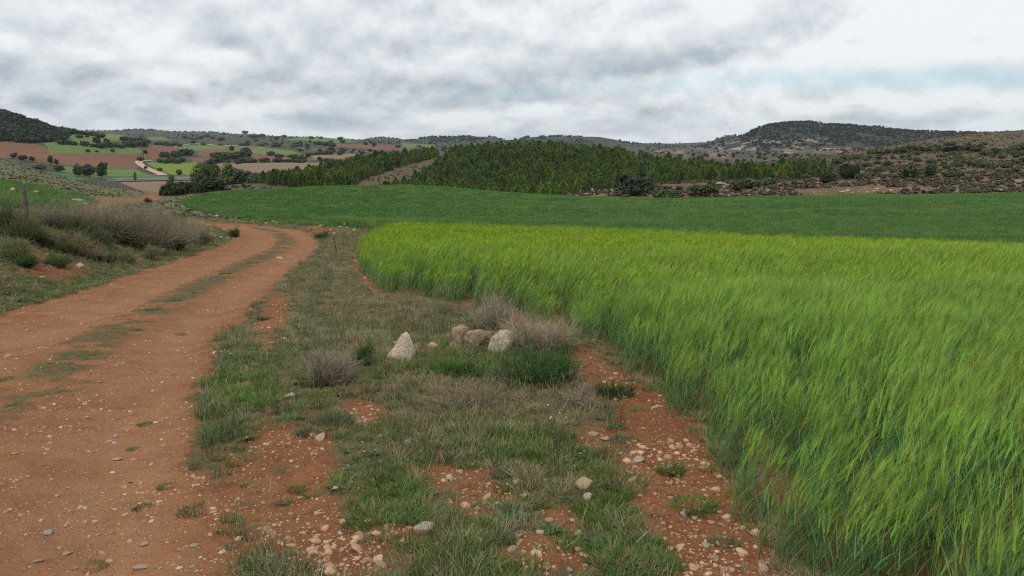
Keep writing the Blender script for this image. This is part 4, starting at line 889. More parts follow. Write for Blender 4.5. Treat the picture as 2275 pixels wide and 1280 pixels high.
boulder('pale_boulder', 'large smooth whitish boulder beside the dry thorn bush', 1115, 785, 74,
        [(-0.50, -0.15, -0.25), (-0.46, -0.12, 0.12), (-0.28, -0.05, 0.48), (-0.05, 0.0, 0.70), (0.22, 0.02, 0.72), (0.44, 0.0, 0.55), (0.50, 0.0, 0.2), (0.46, 0.1, -0.2), (0.0, -0.38, 0.0), (0.2, -0.30, 0.30), (-0.1, -0.28, 0.35), (0.0, 0.42, 0.3), (0.2, 0.4, -0.2), (-0.3, 0.3, 0.1)], M_white, 12)
boulder('lichened_boulder', 'rusty orange lichened boulder at the back of the heap', 1022, 770, 52,
        [(-0.5, 0, -0.2), (-0.45, -0.2, 0.5), (-0.3, -0.1, 0.85), (0.1, 0, 0.95), (0.4, 0, 0.8), (0.5, 0.1, 0.3), (0.45, 0, -0.2), (0, -0.4, 0.1), (0.1, -0.3, 0.6), (0, 0.45, 0.3), (0.1, 0.4, -0.2)], M_rust, 13)
boulder('flat_boulder', 'low flat brown boulder between the rusty and white ones', 1060, 776, 70,
        [(-0.5, 0, -0.2), (-0.48, -0.1, 0.35), (-0.35, 0, 0.55), (0.1, 0.05, 0.6), (0.48, 0, 0.52), (0.55, 0, 0.3), (0.5, 0.1, -0.2), (0, -0.35, 0.1), (0.2, -0.28, 0.4), (0, 0.4, 0.3)], M_rust, 14, 0.1)
boulder('brown_rock', 'small brown rock in front of the rusty boulder', 1008, 778, 36,
        [(-0.5, 0, -0.2), (-0.35, -0.2, 0.35), (0.0, -0.15, 0.6), (0.4, 0, 0.5), (0.52, 0.1, 0.1), (0.3, -0.4, -0.1), (0, -0.45, 0.1), (0, 0.4, 0.2), (0.3, 0.3, -0.2)], M_rust, 15, 0.4)
boulder('half_buried_rock', 'small pale rock half buried between pointed and rusty boulders', 960, 774, 32,
        [(-0.5, 0, -0.3), (-0.4, -0.1, 0.2), (0, 0, 0.42), (0.4, 0, 0.25), (0.5, 0, -0.3), (0, -0.4, 0.0), (0, 0.4, 0.1)], M_tanrock, 16)
boulder('half_buried_rock', 'grey rock behind the pointed boulder nearly hidden by grass', 928, 778, 26,
        [(-0.5, 0, -0.3), (-0.4, -0.1, 0.5), (0, 0, 0.75), (0.4, 0, 0.5), (0.5, 0, -0.3), (0, -0.4, 0.0), (0, 0.4, 0.1)], M_rust, 17)
HST = [rock_mesh('stone_shape', np.random.default_rng(500 + i), 3, 0.62 + 0.3 * ((i * 7) % 5) / 4, 11, 0.16, (1, 0.72 + 0.08 * (i % 4), 1)) for i in range(10)]
def stone(name, label, px, py, w, mat, k, flat=1.0, group=None, rz=None, cat='stone'):
    loc = ground_at(px, py); s = msize(w, loc) * 0.56
    rz = random.random() * 6.28 if rz is None else rz
    me = HST[k % len(HST)].copy(); me.materials.clear()
    o = place(me, mat, name, label, cat, (loc[0], loc[1] + s * 0.5, loc[2] + s * 0.26 * flat), rz, (s, s, s * flat), group)
    o.rotation_euler = (random.uniform(-.2, .2), random.uniform(-.2, .2), rz); return o
stone('angular_stone', 'large tan angular stone beside the bare red strip', 1302, 1088, 50, M_tanrock, 0, 1.05, rz=0.4)
stone('round_stone', 'round pale stone just below the large tan angular one', 1306, 1112, 26, M_white, 4, 1.15)
stone('pale_stone', 'broad cream stone with reddish side in the grass near the camera', 942, 1188, 56, M_white, 3, 0.85, rz=0.2)
stone('egg_stone', 'egg shaped ochre stone on bare soil at the bottom', 1140, 1230, 26, M_tanrock, 4, 1.2)
stone('white_stone', 'white rough chunk in the grass beside the track', 643, 886, 26, M_white, 6, 1.0)
stone('grey_stone', 'smooth light grey stone lying on the track', 104, 1188, 26, M_grey, 2, 0.6)
stone('bluish_stone', 'bluish grey flat stone at the bottom left of the track', 82, 1250, 22, M_grey, 5, 0.55)
stone('grey_stone', 'small dark grey stone alone on the right wheel track', 256, 972, 15, M_grey, 7, 0.8)
stone('flat_stone', 'thin flat cream stone embedded in the track', 258, 1024, 28, M_tanrock, 8, 0.35)
stone('flat_stone', 'wide flat tan slab at the bottom edge of the track', 308, 1268, 42, M_tanrock, 3, 0.4)
stone('tan_stone', 'slanted tan stone on the track above the flat slab', 318, 1213, 24, M_tanrock, 6, 0.6)
stone('pale_stone', 'pale domed stone in grass left of the bare strip', 1246, 998, 26, M_white, 2, 1.0)
stone('reddish_stone', 'reddish stone touching the pale domed one', 1282, 998, 20, M_tanrock, 5, 0.8)
stone('tan_stone', 'tan oblong stone on the bare strip near the barley', 1408, 1072, 26, M_tanrock, 9, 0.9)
stone('upright_stone', 'small upright reddish stone on the bare strip', 1491, 1078, 15, M_tanrock, 1, 1.4)
stone('pale_stone', 'pale stone at the foot of the dark green tuft', 1521, 1146, 24, M_white, 7, 1.0)
stone('reddish_stone', 'reddish pebble right of the pale stone under the tuft', 1544, 1154, 16, M_tanrock, 3, 0.9)
stone('half_buried_rock', 'pale rounded stone under the barley stems at the bottom', 1697, 1270, 32, M_white, 8, 1.1)
stone('leaning_stone', 'leaning pale stone right of the broad cream one', 1064, 1208, 24, M_tanrock, 0, 1.2)
stone('pale_stone', 'flat grey white stone in the middle of the grass patch', 903, 986, 20, M_grey, 4, 0.5)
stone('tan_stone', 'tan stone at the left edge of the grass patch', 712, 976, 30, M_tanrock, 2, 0.6)
stone('tan_stone', 'tan stone with dark gap under it on the red scrape', 843, 974, 18, M_tanrock, 9, 0.9)
stone('pale_stone', 'elongated white stone flat on the bare strip', 1418, 1025, 36, M_white, 1, 0.35)
stone('tan_stone', 'tan stone at the upper left of the bare strip', 1345, 980, 24, M_tanrock, 6, 0.8)
stone('tan_stone', 'pair stone left of another at the upper bare strip', 1318, 968, 24, M_tanrock, 7, 0.6)
stone('pale_stone', 'bright pebble at the head of the bare strip', 1370, 890, 14, M_white, 0, 0.8)
stone('tan_stone', 'rounded ochre stone in weeds at the bottom', 845, 1258, 30, M_tanrock, 5, 0.5)
stone('pale_slab', 'pale flat slab of rock in the bend of the track', 620, 574, 20, M_tanrock, 3, 0.10)
stone('tan_stone', 'tan stone in the grass at the foot of the bank', 178, 596, 22, M_tanrock, 0, 1.1)
stone('tan_stone', 'tan stone above the red scrape on the bank', 110, 584, 18, M_tanrock, 4, 0.8)
stone('pale_stone', 'little pale stone under the dark shrub on the bank', 129, 542, 9, M_tanrock, 2, 1.0)
stone('tan_stone', 'tan stone at the lower edge of the bank', 93, 618, 14, M_tanrock, 6, 0.7)
stone('reddish_stone', 'reddish stone at the left edge of the track', 14, 795, 20, M_tanrock, 7, 0.7)
stone('pale_stone', 'pale stone on the right verge beside a bare red strip', 628, 756, 16, M_tanrock, 1, 0.8)
def scatter_stones():
    r = np.random.default_rng(606)
    small = [(555, 1005, 12), (600, 985, 10), (693, 1012, 12), (660, 1040, 14), (705, 1075, 12), (740, 1090, 14), (620, 1065, 12), (585, 1120, 14), (545, 1130, 14), (750, 1150, 12), (640, 1200, 20), (690, 1175, 16), (735, 1205, 14), (760, 1225, 18), (720, 1250, 14), (800, 1240, 12), (600, 1240, 16), (430, 1215, 22), (425, 1262, 18), (397, 1225, 16), (320, 1160, 14), (248, 1185, 12), (190, 1165, 10), (113, 1120, 11), (130, 1220, 14), (145, 1233, 20), (55, 1190, 12), (10, 1140, 16), (180, 1130, 10), (405, 965, 10), (415, 972, 12), (270, 1060, 14), (275, 1085, 16), (150, 1085, 12),
             (1430, 955, 10), (1395, 985, 12), (1465, 985, 10), (1380, 1010, 12), (1440, 1000, 12), (1500, 1000, 12), (1525, 1020, 12), (1455, 1100, 14), (1490, 1110, 16), (1425, 1145, 12), (1400, 1155, 16), (1362, 1128, 14), (1440, 1175, 12), (1475, 1165, 12), (1580, 1165, 18), (1600, 1168, 14), (1620, 1160, 14), (1550, 1182, 14), (1565, 1195, 12), (1570, 1215, 20), (1588, 1245, 26), (1610, 1268, 22), (1640, 1262, 18), (1560, 1262, 12), (1540, 1232, 12), (1285, 1188, 20), (1283, 1225, 22), (1300, 1260, 14), (1265, 1270, 16), (1215, 1268, 22), (1170, 1265, 16), (1245, 1205, 12), (1155, 1195, 22), (1060, 1135, 18), (1040, 1130, 12), (1085, 1120, 12), (1150, 1075, 22), (1165, 1105, 20), (1230, 1085, 10), (1280, 1040, 12), (1325, 1040, 12), (985, 1055, 12), (1005, 1070, 14), (1060, 1050, 10), (940, 965, 10), (870, 945, 10), (810, 940, 14), (825, 912, 12), (860, 968, 14), (805, 985, 10), (780, 1075, 12), (905, 1025, 10),
             (165, 1265, 14), (215, 1190, 12), (300, 1230, 14), (355, 1265, 14), (470, 1250, 16), (510, 1215, 10), (480, 1180, 10), (380, 1100, 12), (350, 1060, 10), (60, 1060, 12), (30, 1010, 14), (90, 960, 10), (190, 930, 14), (300, 900, 12), (340, 870, 12), (220, 850, 12), (110, 800, 12), (330, 830, 10), (60, 735, 10), (180, 720, 8), (400, 760, 8), (460, 690, 8), (520, 640, 7), (370, 930, 10), (160, 1010, 9)]
    for i, (px, py, w) in enumerate(small):
        on_track = abs(float(track_s(*npt(px, py)[:2]))) < 1.7
        stone('small_stone', 'small tan stone lying loose on the red dirt track' if on_track else 'small pale tan stone scattered on the grassy verge', px, py, w * (0.9 + 0.2 * r.random()), (M_tanrock, M_tanrock, M_white)[i % 3], i, 0.5 if on_track else 0.8, 'small stones on the track' if on_track else 'small stones on the verge')
    pale = [(700, 508, 8), (712, 503, 9), (726, 497, 7), (735, 512, 10), (742, 521, 12), (755, 505, 8), (770, 508, 9), (718, 524, 9), (690, 520, 7), (786, 512, 8), (758, 494, 7), (773, 521, 8), (765, 500, 9)]
    for i, (px, py, w) in enumerate(pale): stone('cleared_stone', 'whitish stone in the cleared heap by the track bend', px, py, w, (M_white, M_tanrock)[i % 2], i, 0.8, 'stones of the cleared heap')
    far = [(480, 481, 10), (500, 484, 8), (510, 480, 9), (525, 486, 8), (538, 484, 12), (548, 487, 9), (560, 491, 8), (580, 489, 9), (605, 494, 12), (615, 496, 8), (590, 497, 7), (465, 478, 8)]
    for i, (px, py, w) in enumerate(far): stone('field_stone', 'whitish stone along the wheat edge behind the bend', px, py, w, (M_white, M_tanrock)[i % 2], i, 0.7, 'stones along the wheat edge')
    crop = [(395, 545, 14), (405, 541, 14), (415, 537, 12), (380, 551, 16), (372, 545, 12), (425, 546, 10), (440, 530, 9), (468, 522, 12), (476, 526, 12), (490, 529, 9), (505, 531, 8), (360, 556, 12), (498, 512, 9), (537, 531, 7)]
    for i, (px, py, w) in enumerate(crop): stone('outcrop_stone', 'grey white rock fragment at the end of the shrub bank', px, py, w, (M_white, M_grey)[i % 2], i, 0.7, 'rock fragments at the end of the bank')
scatter_stones()
def bank_rock(name, label, px, py, Y, w, k, mat, flat=0.9, asp=1.0):
    loc = ground_at(px, py + 0.35 * w * flat); s = w * loc[1] / FPX * 0.44
    me = HST[k].copy(); me.materials.clear()
    return place(me, mat, name, label, 'rock', (loc[0], loc[1], loc[2] + 0.3 * s * flat), 0.7 * k, (s * asp, s, s * flat))
def hill_rocks():
    r = np.random.default_rng(555)
    spots = [(r.uniform(1860, 2270), r.uniform(422, 429)) for _ in range(26)] + [(r.uniform(1600, 1680), r.uniform(432, 437)) for _ in range(8)] + [(r.uniform(2080, 2270), r.uniform(400, 422)) for _ in range(14)] + [(r.uniform(1290, 1375), r.uniform(418, 434)) for _ in range(16)] + [(r.uniform(1560, 1850), r.uniform(405, 430)) for _ in range(14)]
    for i, (px, py) in enumerate(spots):
        p = MIDF.at(px, py); s = r.uniform(5, 16) * p[1] / FPX * 0.5; me = HST[i % len(HST)]
        place(me, (M_white, M_tanrock)[i % 2] if not len(me.materials) else None, 'hillside_rock', 'pale rock on the stony bank above the wheat field' if px > 1500 else 'pale rock on the scree left of the lone holm oak', 'rock', (float(p[0]), float(p[1]), float(p[2]) + s * 0.15), r.random() * 6.28, (s * 1.3, s, s * 0.6), 'rocks on the stony bank')
hill_rocks()
# ------------------------------------------------------------------ posts
M_rustmetal = mat_plain('rusty_iron', (0.055, 0.030, 0.022), (0.10, 0.055, 0.035), 20, 0.8)
M_wood = mat_plain('weathered_wood', (0.075, 0.068, 0.064), (0.13, 0.115, 0.105), 14)
def stake():
    loc = ground_at(749, 568); h = 44 * loc[1] / FPX
    t = thing('stake', 'thin rusty iron stake leaning on the verge by the bend', 'stake', loc)
    P = np.array([(0, 0, -0.1), (-0.02, 0, h * 0.35), (-0.06, 0, h * 0.72), (-0.085, 0, h)]); obj('rod', M3('rod', tube(P, [0.014, 0.014, 0.013, 0.012], 8)), M_rustmetal, t)
    for k in range(5):
        q = P[0] + (P[-1] - P[0]) * (0.25 + 0.16 * k); obj('barb', M3('barb', tube([q + (-0.004, 0, -0.018), q, q + (0.004, 0, 0.018)], [0.019, 0.021, 0.019], 7)), M_rustmetal, t)
stake()
def post():
    Y = 21.0; u, tt = ray(56, 447); X = float(u) * Y; z = float(NEAR(X, Y)); top = EYE + float(ray(55, 410)[1]) * Y
    t = thing('fence_post', 'dark weathered wooden post above the shrubs on the bank', 'post', (X, Y, z), 0.3)
    h = top - z; obj('shaft', M3('shaft', tube([(0, 0, -0.2), (0.01, 0, h * 0.5), (-0.015, 0, h * 0.97), (-0.02, 0, h)], [0.048, 0.045, 0.04, 0.03], 7)), M_wood, t)
    for k in (0.55, 0.8): obj('wire_staple', M3('wire_staple', tube([(-0.05, -0.045, h * k), (0, -0.06, h * k + 0.01), (0.05, -0.045, h * k)], [0.005, 0.006, 0.005], 5)), M_rustmetal, t)
post()
bank_rock('upright_rock', 'tan upright rock left of the wooden post on the bank', 30, 418, 26, 20, 0, M_tanrock, 1.25)
bank_rock('low_rock', 'low pale rock right of the wooden post on the bank', 80, 424, 27, 24, 3, M_tanrock, 0.7, 1.2)
bank_rock('low_rock', 'small pale rock between the post and the upright rock', 46, 421, 26, 10, 5, M_white, 0.9)
bank_rock('rock_outcrop', 'long pale rock outcrop showing over the dry shrubs', 172, 443, 28, 34, 2, M_grey, 0.55, 1.3)
bank_rock('rock_outcrop', 'rough pale outcrop end right of the long one', 190, 450, 27.5, 22, 8, M_grey, 0.7, 1.1)

# ------------------------------------------------------------------ shrubs
def bush_thing(name, label, cat, loc, parts, group=None, rz=0.0, scale=1.0):
    t = thing(name, label, cat, loc, rz, group); t.scale = (scale,) * 3
    for (pn, me, mat) in parts: obj(pn, me, mat, t)
    return t
GREY0, GREY1 = (0.16, 0.132, 0.092), (0.36, 0.302, 0.215)
def px_shrub(px, py, w, h):
    loc = ground_at(px, py); return loc, msize(w, loc) / 2 * 1.22, msize(h, loc) * 1.15
def front_shrubs():
    r = np.random.default_rng(707)
    loc, rad, h = px_shrub(1205, 800, 200, 105)
    bush_thing('dry_shrub', 'big grey dry thorn bush leaning over the whitish boulder', 'shrub', (loc[0], loc[1] + 0.25, loc[2]), [
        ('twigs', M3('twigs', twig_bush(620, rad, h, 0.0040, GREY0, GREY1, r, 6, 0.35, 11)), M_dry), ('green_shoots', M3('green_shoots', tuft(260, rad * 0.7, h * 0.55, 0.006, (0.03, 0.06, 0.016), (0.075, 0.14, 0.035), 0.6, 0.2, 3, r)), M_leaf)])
    loc, rad, h = px_shrub(1090, 745, 150, 85)
    bush_thing('dry_shrub', 'rounded grey dry bush behind the rusty boulder', 'shrub', (loc[0], loc[1] + 0.25, loc[2]), [
        ('twigs', M3('twigs', twig_bush(520, rad, h, 0.0040, (0.14, 0.12, 0.082), (0.30, 0.255, 0.18), r, 6, 0.4)), M_dry), ('green_shoots', M3('green_shoots', tuft(160, rad * 0.7, h * 0.45, 0.005, (0.03, 0.055, 0.016), (0.07, 0.12, 0.035), 0.6, 0.2, 3, r)), M_leaf)])
    loc, rad, h = px_shrub(1195, 850, 210, 90)
    bush_thing('green_shrub', 'low lush green broom in front of the whitish boulder', 'shrub', loc, [
        ('stems', M3('stems', twig_bush(700, rad, h, 0.0048, (0.045, 0.085, 0.022), (0.105, 0.195, 0.048), r, 6, 0.3, 14)), M_leaf), ('dry_twigs', M3('dry_twigs', twig_bush(40, rad * 1.05, h * 1.1, 0.003, GREY0, GREY1, r, 3, 0.4)), M_dry)])
    loc, rad, h = px_shrub(1010, 835, 170, 50)
    bush_thing('green_shrub', 'low green herb clump in front of the small brown rock', 'shrub', loc, [('stems', M3('stems', twig_bush(520, rad, h, 0.005, (0.05, 0.088, 0.024), (0.115, 0.20, 0.05), r, 4, 0.3)), M_leaf)])
    loc, rad, h = px_shrub(725, 850, 150, 95)
    bush_thing('dry_shrub', 'purplish grey dry bush on the verge left of the pointed boulder', 'shrub', loc, [
        ('twigs', M3('twigs', twig_bush(330, rad, h, 0.0034, (0.145, 0.122, 0.086), (0.31, 0.262, 0.19), r, 5, 0.3)), M_dry), ('green_shoots', M3('green_shoots', tuft(150, rad * 0.7, h * 0.4, 0.005, (0.035, 0.06, 0.022), (0.08, 0.125, 0.05), 0.6, 0.2, 3, r)), M_leaf)])
    loc, rad, h = px_shrub(812, 812, 80, 60)
    bush_thing('green_shrub', 'dense upright green cushion just left of the pointed boulder', 'shrub', loc, [('stems', M3('stems', twig_bush(300, rad, h, 0.004, (0.035, 0.055, 0.018), (0.090, 0.125, 0.042), r, 4, 0.15)), M_leaf)])
    loc, rad, h = px_shrub(940, 740, 130, 75)
    bush_thing('dry_grass_clump', 'tall straw coloured grass clump behind the pointed boulder', 'grass clump', loc, [('stalks', M3('stalks', tuft(260, rad, h, 0.0035, (0.07, 0.075, 0.03), (0.235, 0.195, 0.125), 0.25, 0.15, 3, r)), M_dry)])
    loc, rad, h = px_shrub(1080, 905, 280, 62)
    bush_thing('dry_shrub', 'tangled low grey brown thorn mat below the green broom', 'shrub', loc, [('twigs', M3('twigs', twig_bush(260, rad, h, 0.003, (0.15, 0.12, 0.082), (0.31, 0.25, 0.175), r, 4, 0.5)), M_dry)])
    loc, rad, h = px_shrub(1285, 905, 110, 60)
    bush_thing('dry_shrub', 'small tangled grey thorn beside the head of the bare strip', 'shrub', loc, [('twigs', M3('twigs', twig_bush(200, rad, h, 0.003, (0.15, 0.12, 0.085), (0.31, 0.25, 0.185), r, 4, 0.5)), M_dry)])
    loc, rad, h = px_shrub(1365, 880, 90, 50)
    bush_thing('grass_tussock', 'round dark green tussock at the head of the bare strip', 'tussock', loc, [('blades', M3('blades', tuft(360, rad * 0.7, h, 0.005, (0.025, 0.05, 0.014), (0.065, 0.125, 0.03), 0.7, 0.25, 3, r)), M_leaf)])
    for (px, py, w, h_, lab) in [(716, 530, 36, 16, 'dark green cushion shrub at the cleared stone heap'), (522, 527, 36, 20, 'dark green cushion shrub at the inside of the bend')]:
        loc, rad, h = px_shrub(px, py, w, h_)
        bush_thing('cushion_shrub', lab, 'shrub', loc, [('stems', M3('stems', twig_bush(420, rad, h, 0.012, (0.022, 0.042, 0.014), (0.055, 0.09, 0.03), r, 4, 0.2)), M_leaf)])
    # tussocks one can pick out, on the track edge and verge: foot x, foot y, width, height
    tus = [(585, 1275, 110, 45, 'lush'), (440, 1140, 95, 34, 'blue'), (445, 1040, 60, 20, 'blue'), (490, 925, 120, 55, 'blue'), (500, 980, 110, 50, 'green'), (540, 800, 90, 30, 'green'), (372, 1083, 45, 14, 'blue'), (318, 1130, 48, 10, 'green'), (205, 1262, 72, 18, 'green'), (512, 1155, 48, 22, 'green'), (565, 1190, 75, 22, 'blue'), (520, 1215, 40, 14, 'blue'), (297, 1000, 26, 12, 'blue'), (325, 945, 42, 8, 'green'), (455, 835, 60, 14, 'blue'), (15, 845, 44, 14, 'green'), (490, 1020, 40, 14, 'green'), (530, 1030, 60, 16, 'lush'), (560, 1080, 50, 18, 'green'), (690, 1100, 60, 18, 'lush'), (660, 1090, 50, 14, 'green'), (630, 1120, 34, 20, 'blue'),
           (1545, 1135, 110, 52, 'lush'), (1400, 1250, 230, 75, 'lush'), (1290, 1225, 110, 40, 'lush'), (850, 1165, 180, 60, 'lush'), (1000, 1270, 170, 55, 'green'), (1490, 1055, 60, 45, 'lush'), (1420, 915, 44, 18, 'green'), (1340, 1150, 130, 50, 'lush'), (1610, 1215, 70, 36, 'blue'), (770, 1060, 90, 26, 'lush'), (1090, 1130, 80, 36, 'green'), (1105, 1210, 70, 40, 'green'), (690, 970, 70, 40, 'blue'), (745, 950, 90, 60, 'blue'), (785, 1180, 70, 20, 'blue'), (840, 1200, 80, 24, 'blue'), (400, 745, 30, 8, 'green'), (390, 670, 30, 9, 'green'), (340, 690, 34, 9, 'green'), (300, 735, 26, 8, 'green'), (500, 610, 30, 7, 'green'), (560, 585, 24, 6, 'green'), (590, 710, 34, 12, 'green'), (580, 745, 30, 12, 'green'), (520, 770, 50, 16, 'green')]
    names = {'lush': ('grass_tussock', 'lush green grass tussock on the verge', ((0.050, 0.092, 0.022), (0.130, 0.225, 0.050))), 'green': ('grass_tussock', 'small green grass tuft on bare ground', ((0.065, 0.098, 0.030), (0.150, 0.210, 0.065))), 'blue': ('grass_tussock', 'dull blue green grass tuft beside the track', ((0.070, 0.098, 0.042), (0.155, 0.200, 0.095)))}
    for (px, py, w, h_, kd) in tus:
        loc, rad, h = px_shrub(px, py - h_ * 0.15, w, h_); nm, lab, (a, b) = names[kd]
        nb = int(np.clip(200 + 1500 * rad, 200, 800)); bw = max(0.0042, 0.0009 * loc[1])
        me = M3(nm, tuft(nb, rad * 0.75, max(h, 0.04) * 0.70, bw * 0.85, a, b, 0.8, 0.35, 3, r)); place(me, M_leaf, nm, lab, 'tussock', loc, r.random() * 6, 1.0, kd + ' grass tussocks')
front_shrubs()
def bank_shrubs():
    r = np.random.default_rng(808)
    drys = [M3('twigs', twig_bush(400, 0.72, 1.0, 0.0070, (0.125, 0.108, 0.074), (0.285, 0.245, 0.175), r, 6, 0.10)) for _ in range(4)]
    drysl = [M3('twigs', tuft(420, 0.55, 1.10, 0.0065, (0.130, 0.118, 0.072), (0.325, 0.28, 0.185), 0.45, 0.12, 3, r)) for _ in range(3)]
    darks = [M3('foliage', twig_bush(520, 0.65, 0.8, 0.013, (0.056, 0.070, 0.030), (0.130, 0.148, 0.060), r, 6, 0.25)) for _ in range(3)]
    olive = [M3('foliage', twig_bush(420, 0.60, 0.7, 0.010, (0.078, 0.086, 0.038), (0.180, 0.178, 0.086), r, 5, 0.3)) for _ in range(2)]
    grn = [M3('foliage', twig_bush(420, 0.60, 0.6, 0.011, (0.040, 0.066, 0.020), (0.095, 0.145, 0.042), r, 5, 0.2)) for _ in range(2)]
    # foot px, foot py, height in metres, kind, what marks it
    rows = [(120, 505, 428, 'd', 'pale dry bush right of the wooden post'), (165, 512, 440, 'd', 'tall grey dry bush in the middle of the bank row'), (205, 520, 436, 'd', 'grey dry bush above the dark shrub on the bank'), (245, 532, 430, 'd', 'fine grey dry bush below the rock outcrop'), (285, 545, 432, 'd', 'broad dry grey bush low on the bank'),
            (325, 555, 442, 'd', 'dry brownish bush near the end of the bank'), (360, 550, 452, 'd', 'dry bush over the rock fragments'), (400, 542, 462, 's', 'pale dry grass bush toward the end of the bank'), (435, 538, 478, 'd', 'last grey dry bush at the end of the bank'), (457, 534, 492, 's', 'small dry grass bush ending the row'), (300, 505, 425, 's', 'pale straw bush at the back of the row'), (345, 500, 440, 's', 'straw bush behind the dry row'),
            (385, 505, 455, 's', 'straw bush at the back near the track'), (85, 480, 432, 's', 'pale straw bush beside the wooden post'), (232, 490, 418, 's', 'tall straw bush breaking the line of the field strip'), (185, 485, 440, 's', 'straw bush beside the pale outcrop'), (420, 510, 470, 's', 'thin straw bush behind the last dry bush'),
            (18, 520, 444, 'k', 'dark green shrub left of the wooden post'), (-40, 510, 440, 'k', 'dark green shrub cut by the left picture edge'), (50, 535, 462, 'k', 'dark olive shrub below the wooden post'), (190, 535, 466, 'k', 'dark green shrub in the middle of the bank'), (215, 550, 492, 'k', 'dark shrub low in the middle of the bank'), (150, 562, 490, 'o', 'olive shrub with pale top above the small stone'), (100, 550, 488, 'o', 'olive shrub under the pale dry bush'),
            (15, 575, 510, 'o', 'brownish shrub at the left picture edge'), (205, 575, 530, 'd', 'small round grey bush above the reddish clump'), (375, 548, 510, 'g', 'bright green broom at the foot of the dry row'), (395, 553, 520, 'g', 'green broom sprawling by the rock fragments'), (445, 543, 518, 'g', 'green cushion at the end of the bank'), (130, 592, 548, 'g', 'green herb bush above the red scrape'), (240, 582, 548, 'g', 'green herb bush right of the reddish clump'), (60, 592, 545, 'g', 'green herb bush at the left foot of the bank'),
            (325, 575, 535, 'o', 'olive grey bush at the foot of the dry row'), (285, 582, 548, 'o', 'olive bush at the edge of the track grass'), (330, 450, 436, 'k', 'dark bush beside the red lower track')]
    for (px, py, top, kd, lab) in rows:
        loc = ground_at(px, py); h = (py - top) * loc[1] / FPX * 0.92; src = {'d': drys, 's': drysl, 'k': darks, 'o': olive, 'g': grn}[kd]; k = int(r.integers(0, len(src))); hh = {'d': 1.0, 's': 1.05, 'k': 0.8, 'o': 0.7, 'g': 0.6}[kd]
        nm, cat = {'d': ('dry_shrub', 'shrub'), 's': ('dry_grass_clump', 'grass clump'), 'k': ('dark_shrub', 'shrub'), 'o': ('olive_shrub', 'shrub'), 'g': ('green_shrub', 'shrub')}[kd]
        t = thing(nm, lab, cat, loc, r.random() * 6.28, 'shrubs on the bank'); s = h / hh; t.scale = (s * (0.95 + 0.3 * r.random()), s * (0.95 + 0.3 * r.random()), s)
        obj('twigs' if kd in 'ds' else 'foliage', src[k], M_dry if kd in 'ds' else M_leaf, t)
        if kd in 'dk':
            sh = obj('undergrowth', grn[k % 2] if kd == 'd' else olive[k % 2], M_leaf, t); sh.scale = (0.9, 0.9, 0.55 if kd == 'd' else 0.8)
    loc = ground_at(195, 560); place(M3('red_dead_clump', twig_bush(160, 0.25, 0.3, 0.012, (0.12, 0.04, 0.02), (0.24, 0.09, 0.045), r, 4, 0.3)), M_dry, 'dead_clump', 'rusty red dead plant clump on the bank', 'plant', loc)
bank_shrubs()

# ------------------------------------------------------------------ trees
def pine_mesh(r, h, w, col0, col1, n=520):
    """Young pine: pointed to rounded cone of upswept needle sprays on a short trunk."""
    t = r.random(n) ** 0.9; z = h * (0.06 + 0.90 * t); rad = w * 0.5 * np.minimum(1, 0.60 + 2.2 * t) * (1 - t ** 2.2) ** 0.75
    a = r.random(n) * 2 * np.pi; lump = 1 + 0.30 * fbm(np.cos(a) * 1.6 + t * 5, np.sin(a) * 1.6 + t * 3, 2, 0.5, float(r.random() * 30)); q = rad * lump * (0.45 + 0.55 * r.random(n) ** 0.5)
    P0 = np.c_[np.cos(a) * q * 0.8, np.sin(a) * q * 0.8, z - 0.05 * h]; d = np.c_[np.cos(a) * 0.8, np.sin(a) * 0.8, 0.75 + 0.5 * t]
    L = h * 0.10 * (0.7 + 0.6 * r.random(n)) * (1 - 0.45 * t); P2 = P0 + unit(d) * L[:, None] + r.normal(size=(n, 3)) * 0.02 * h; m = r.random(n)[:, None]
    c = np.array(col0) * (1 - m) + np.array(col1) * m
    k = ribbons(P0, (P0 + P2) / 2 + np.array((0, 0, 0.01 * h)), P2, h * 0.085, c * 0.9, c * 1.08, 2, 0.25, r)
    V, F, K = join([k, tube([(0, 0, -0.3), (0, 0, h * 0.3), (0.02 * h, 0, h * 0.9)], [0.022 * h, 0.016 * h, 0.004 * h], 5)])
    nk = len(k[1]); me = make_mesh('pine', V, F, K, mat_index=np.r_[np.zeros(nk, int), np.ones(len(F) - nk, int)]); return me
rt = np.random.default_rng(909)
PINES = [pine_mesh(rt, 4.6, 3.2 + 0.5 * (i % 3), *c) for i, c in enumerate([((0.060, 0.107, 0.026), (0.158, 0.229, 0.048)), ((0.053, 0.100, 0.030), (0.135, 0.206, 0.055)), ((0.069, 0.112, 0.023), (0.189, 0.246, 0.043)), ((0.048, 0.092, 0.034), (0.119, 0.183, 0.064)), ((0.060, 0.107, 0.026), (0.158, 0.226, 0.048)), ((0.066, 0.106, 0.027), (0.172, 0.226, 0.053))])]
for m in PINES: m.materials.append(M_pine); m.materials.append(M_bark)
BARE_STRIP = [(770, 424), (800, 405), (880, 375), (960, 352), (1000, 338), (1010, 345), (960, 375), (930, 400), (880, 412), (850, 424)]
WOOD = [(585, 412), (600, 404), (640, 398), (700, 372), (760, 355), (850, 352), (1000, 340), (1100, 330), (1200, 328), (1300, 335), (1390, 348), (1410, 362), (1500, 368), (1580, 375), (1700, 385), (1830, 382), (1850, 398), (1760, 404), (1700, 412), (1640, 418), (1600, 402), (1480, 405), (1400, 418), (1330, 424), (1255, 434), (1240, 450), (1000, 450), (850, 424), (780, 424), (650, 416)]
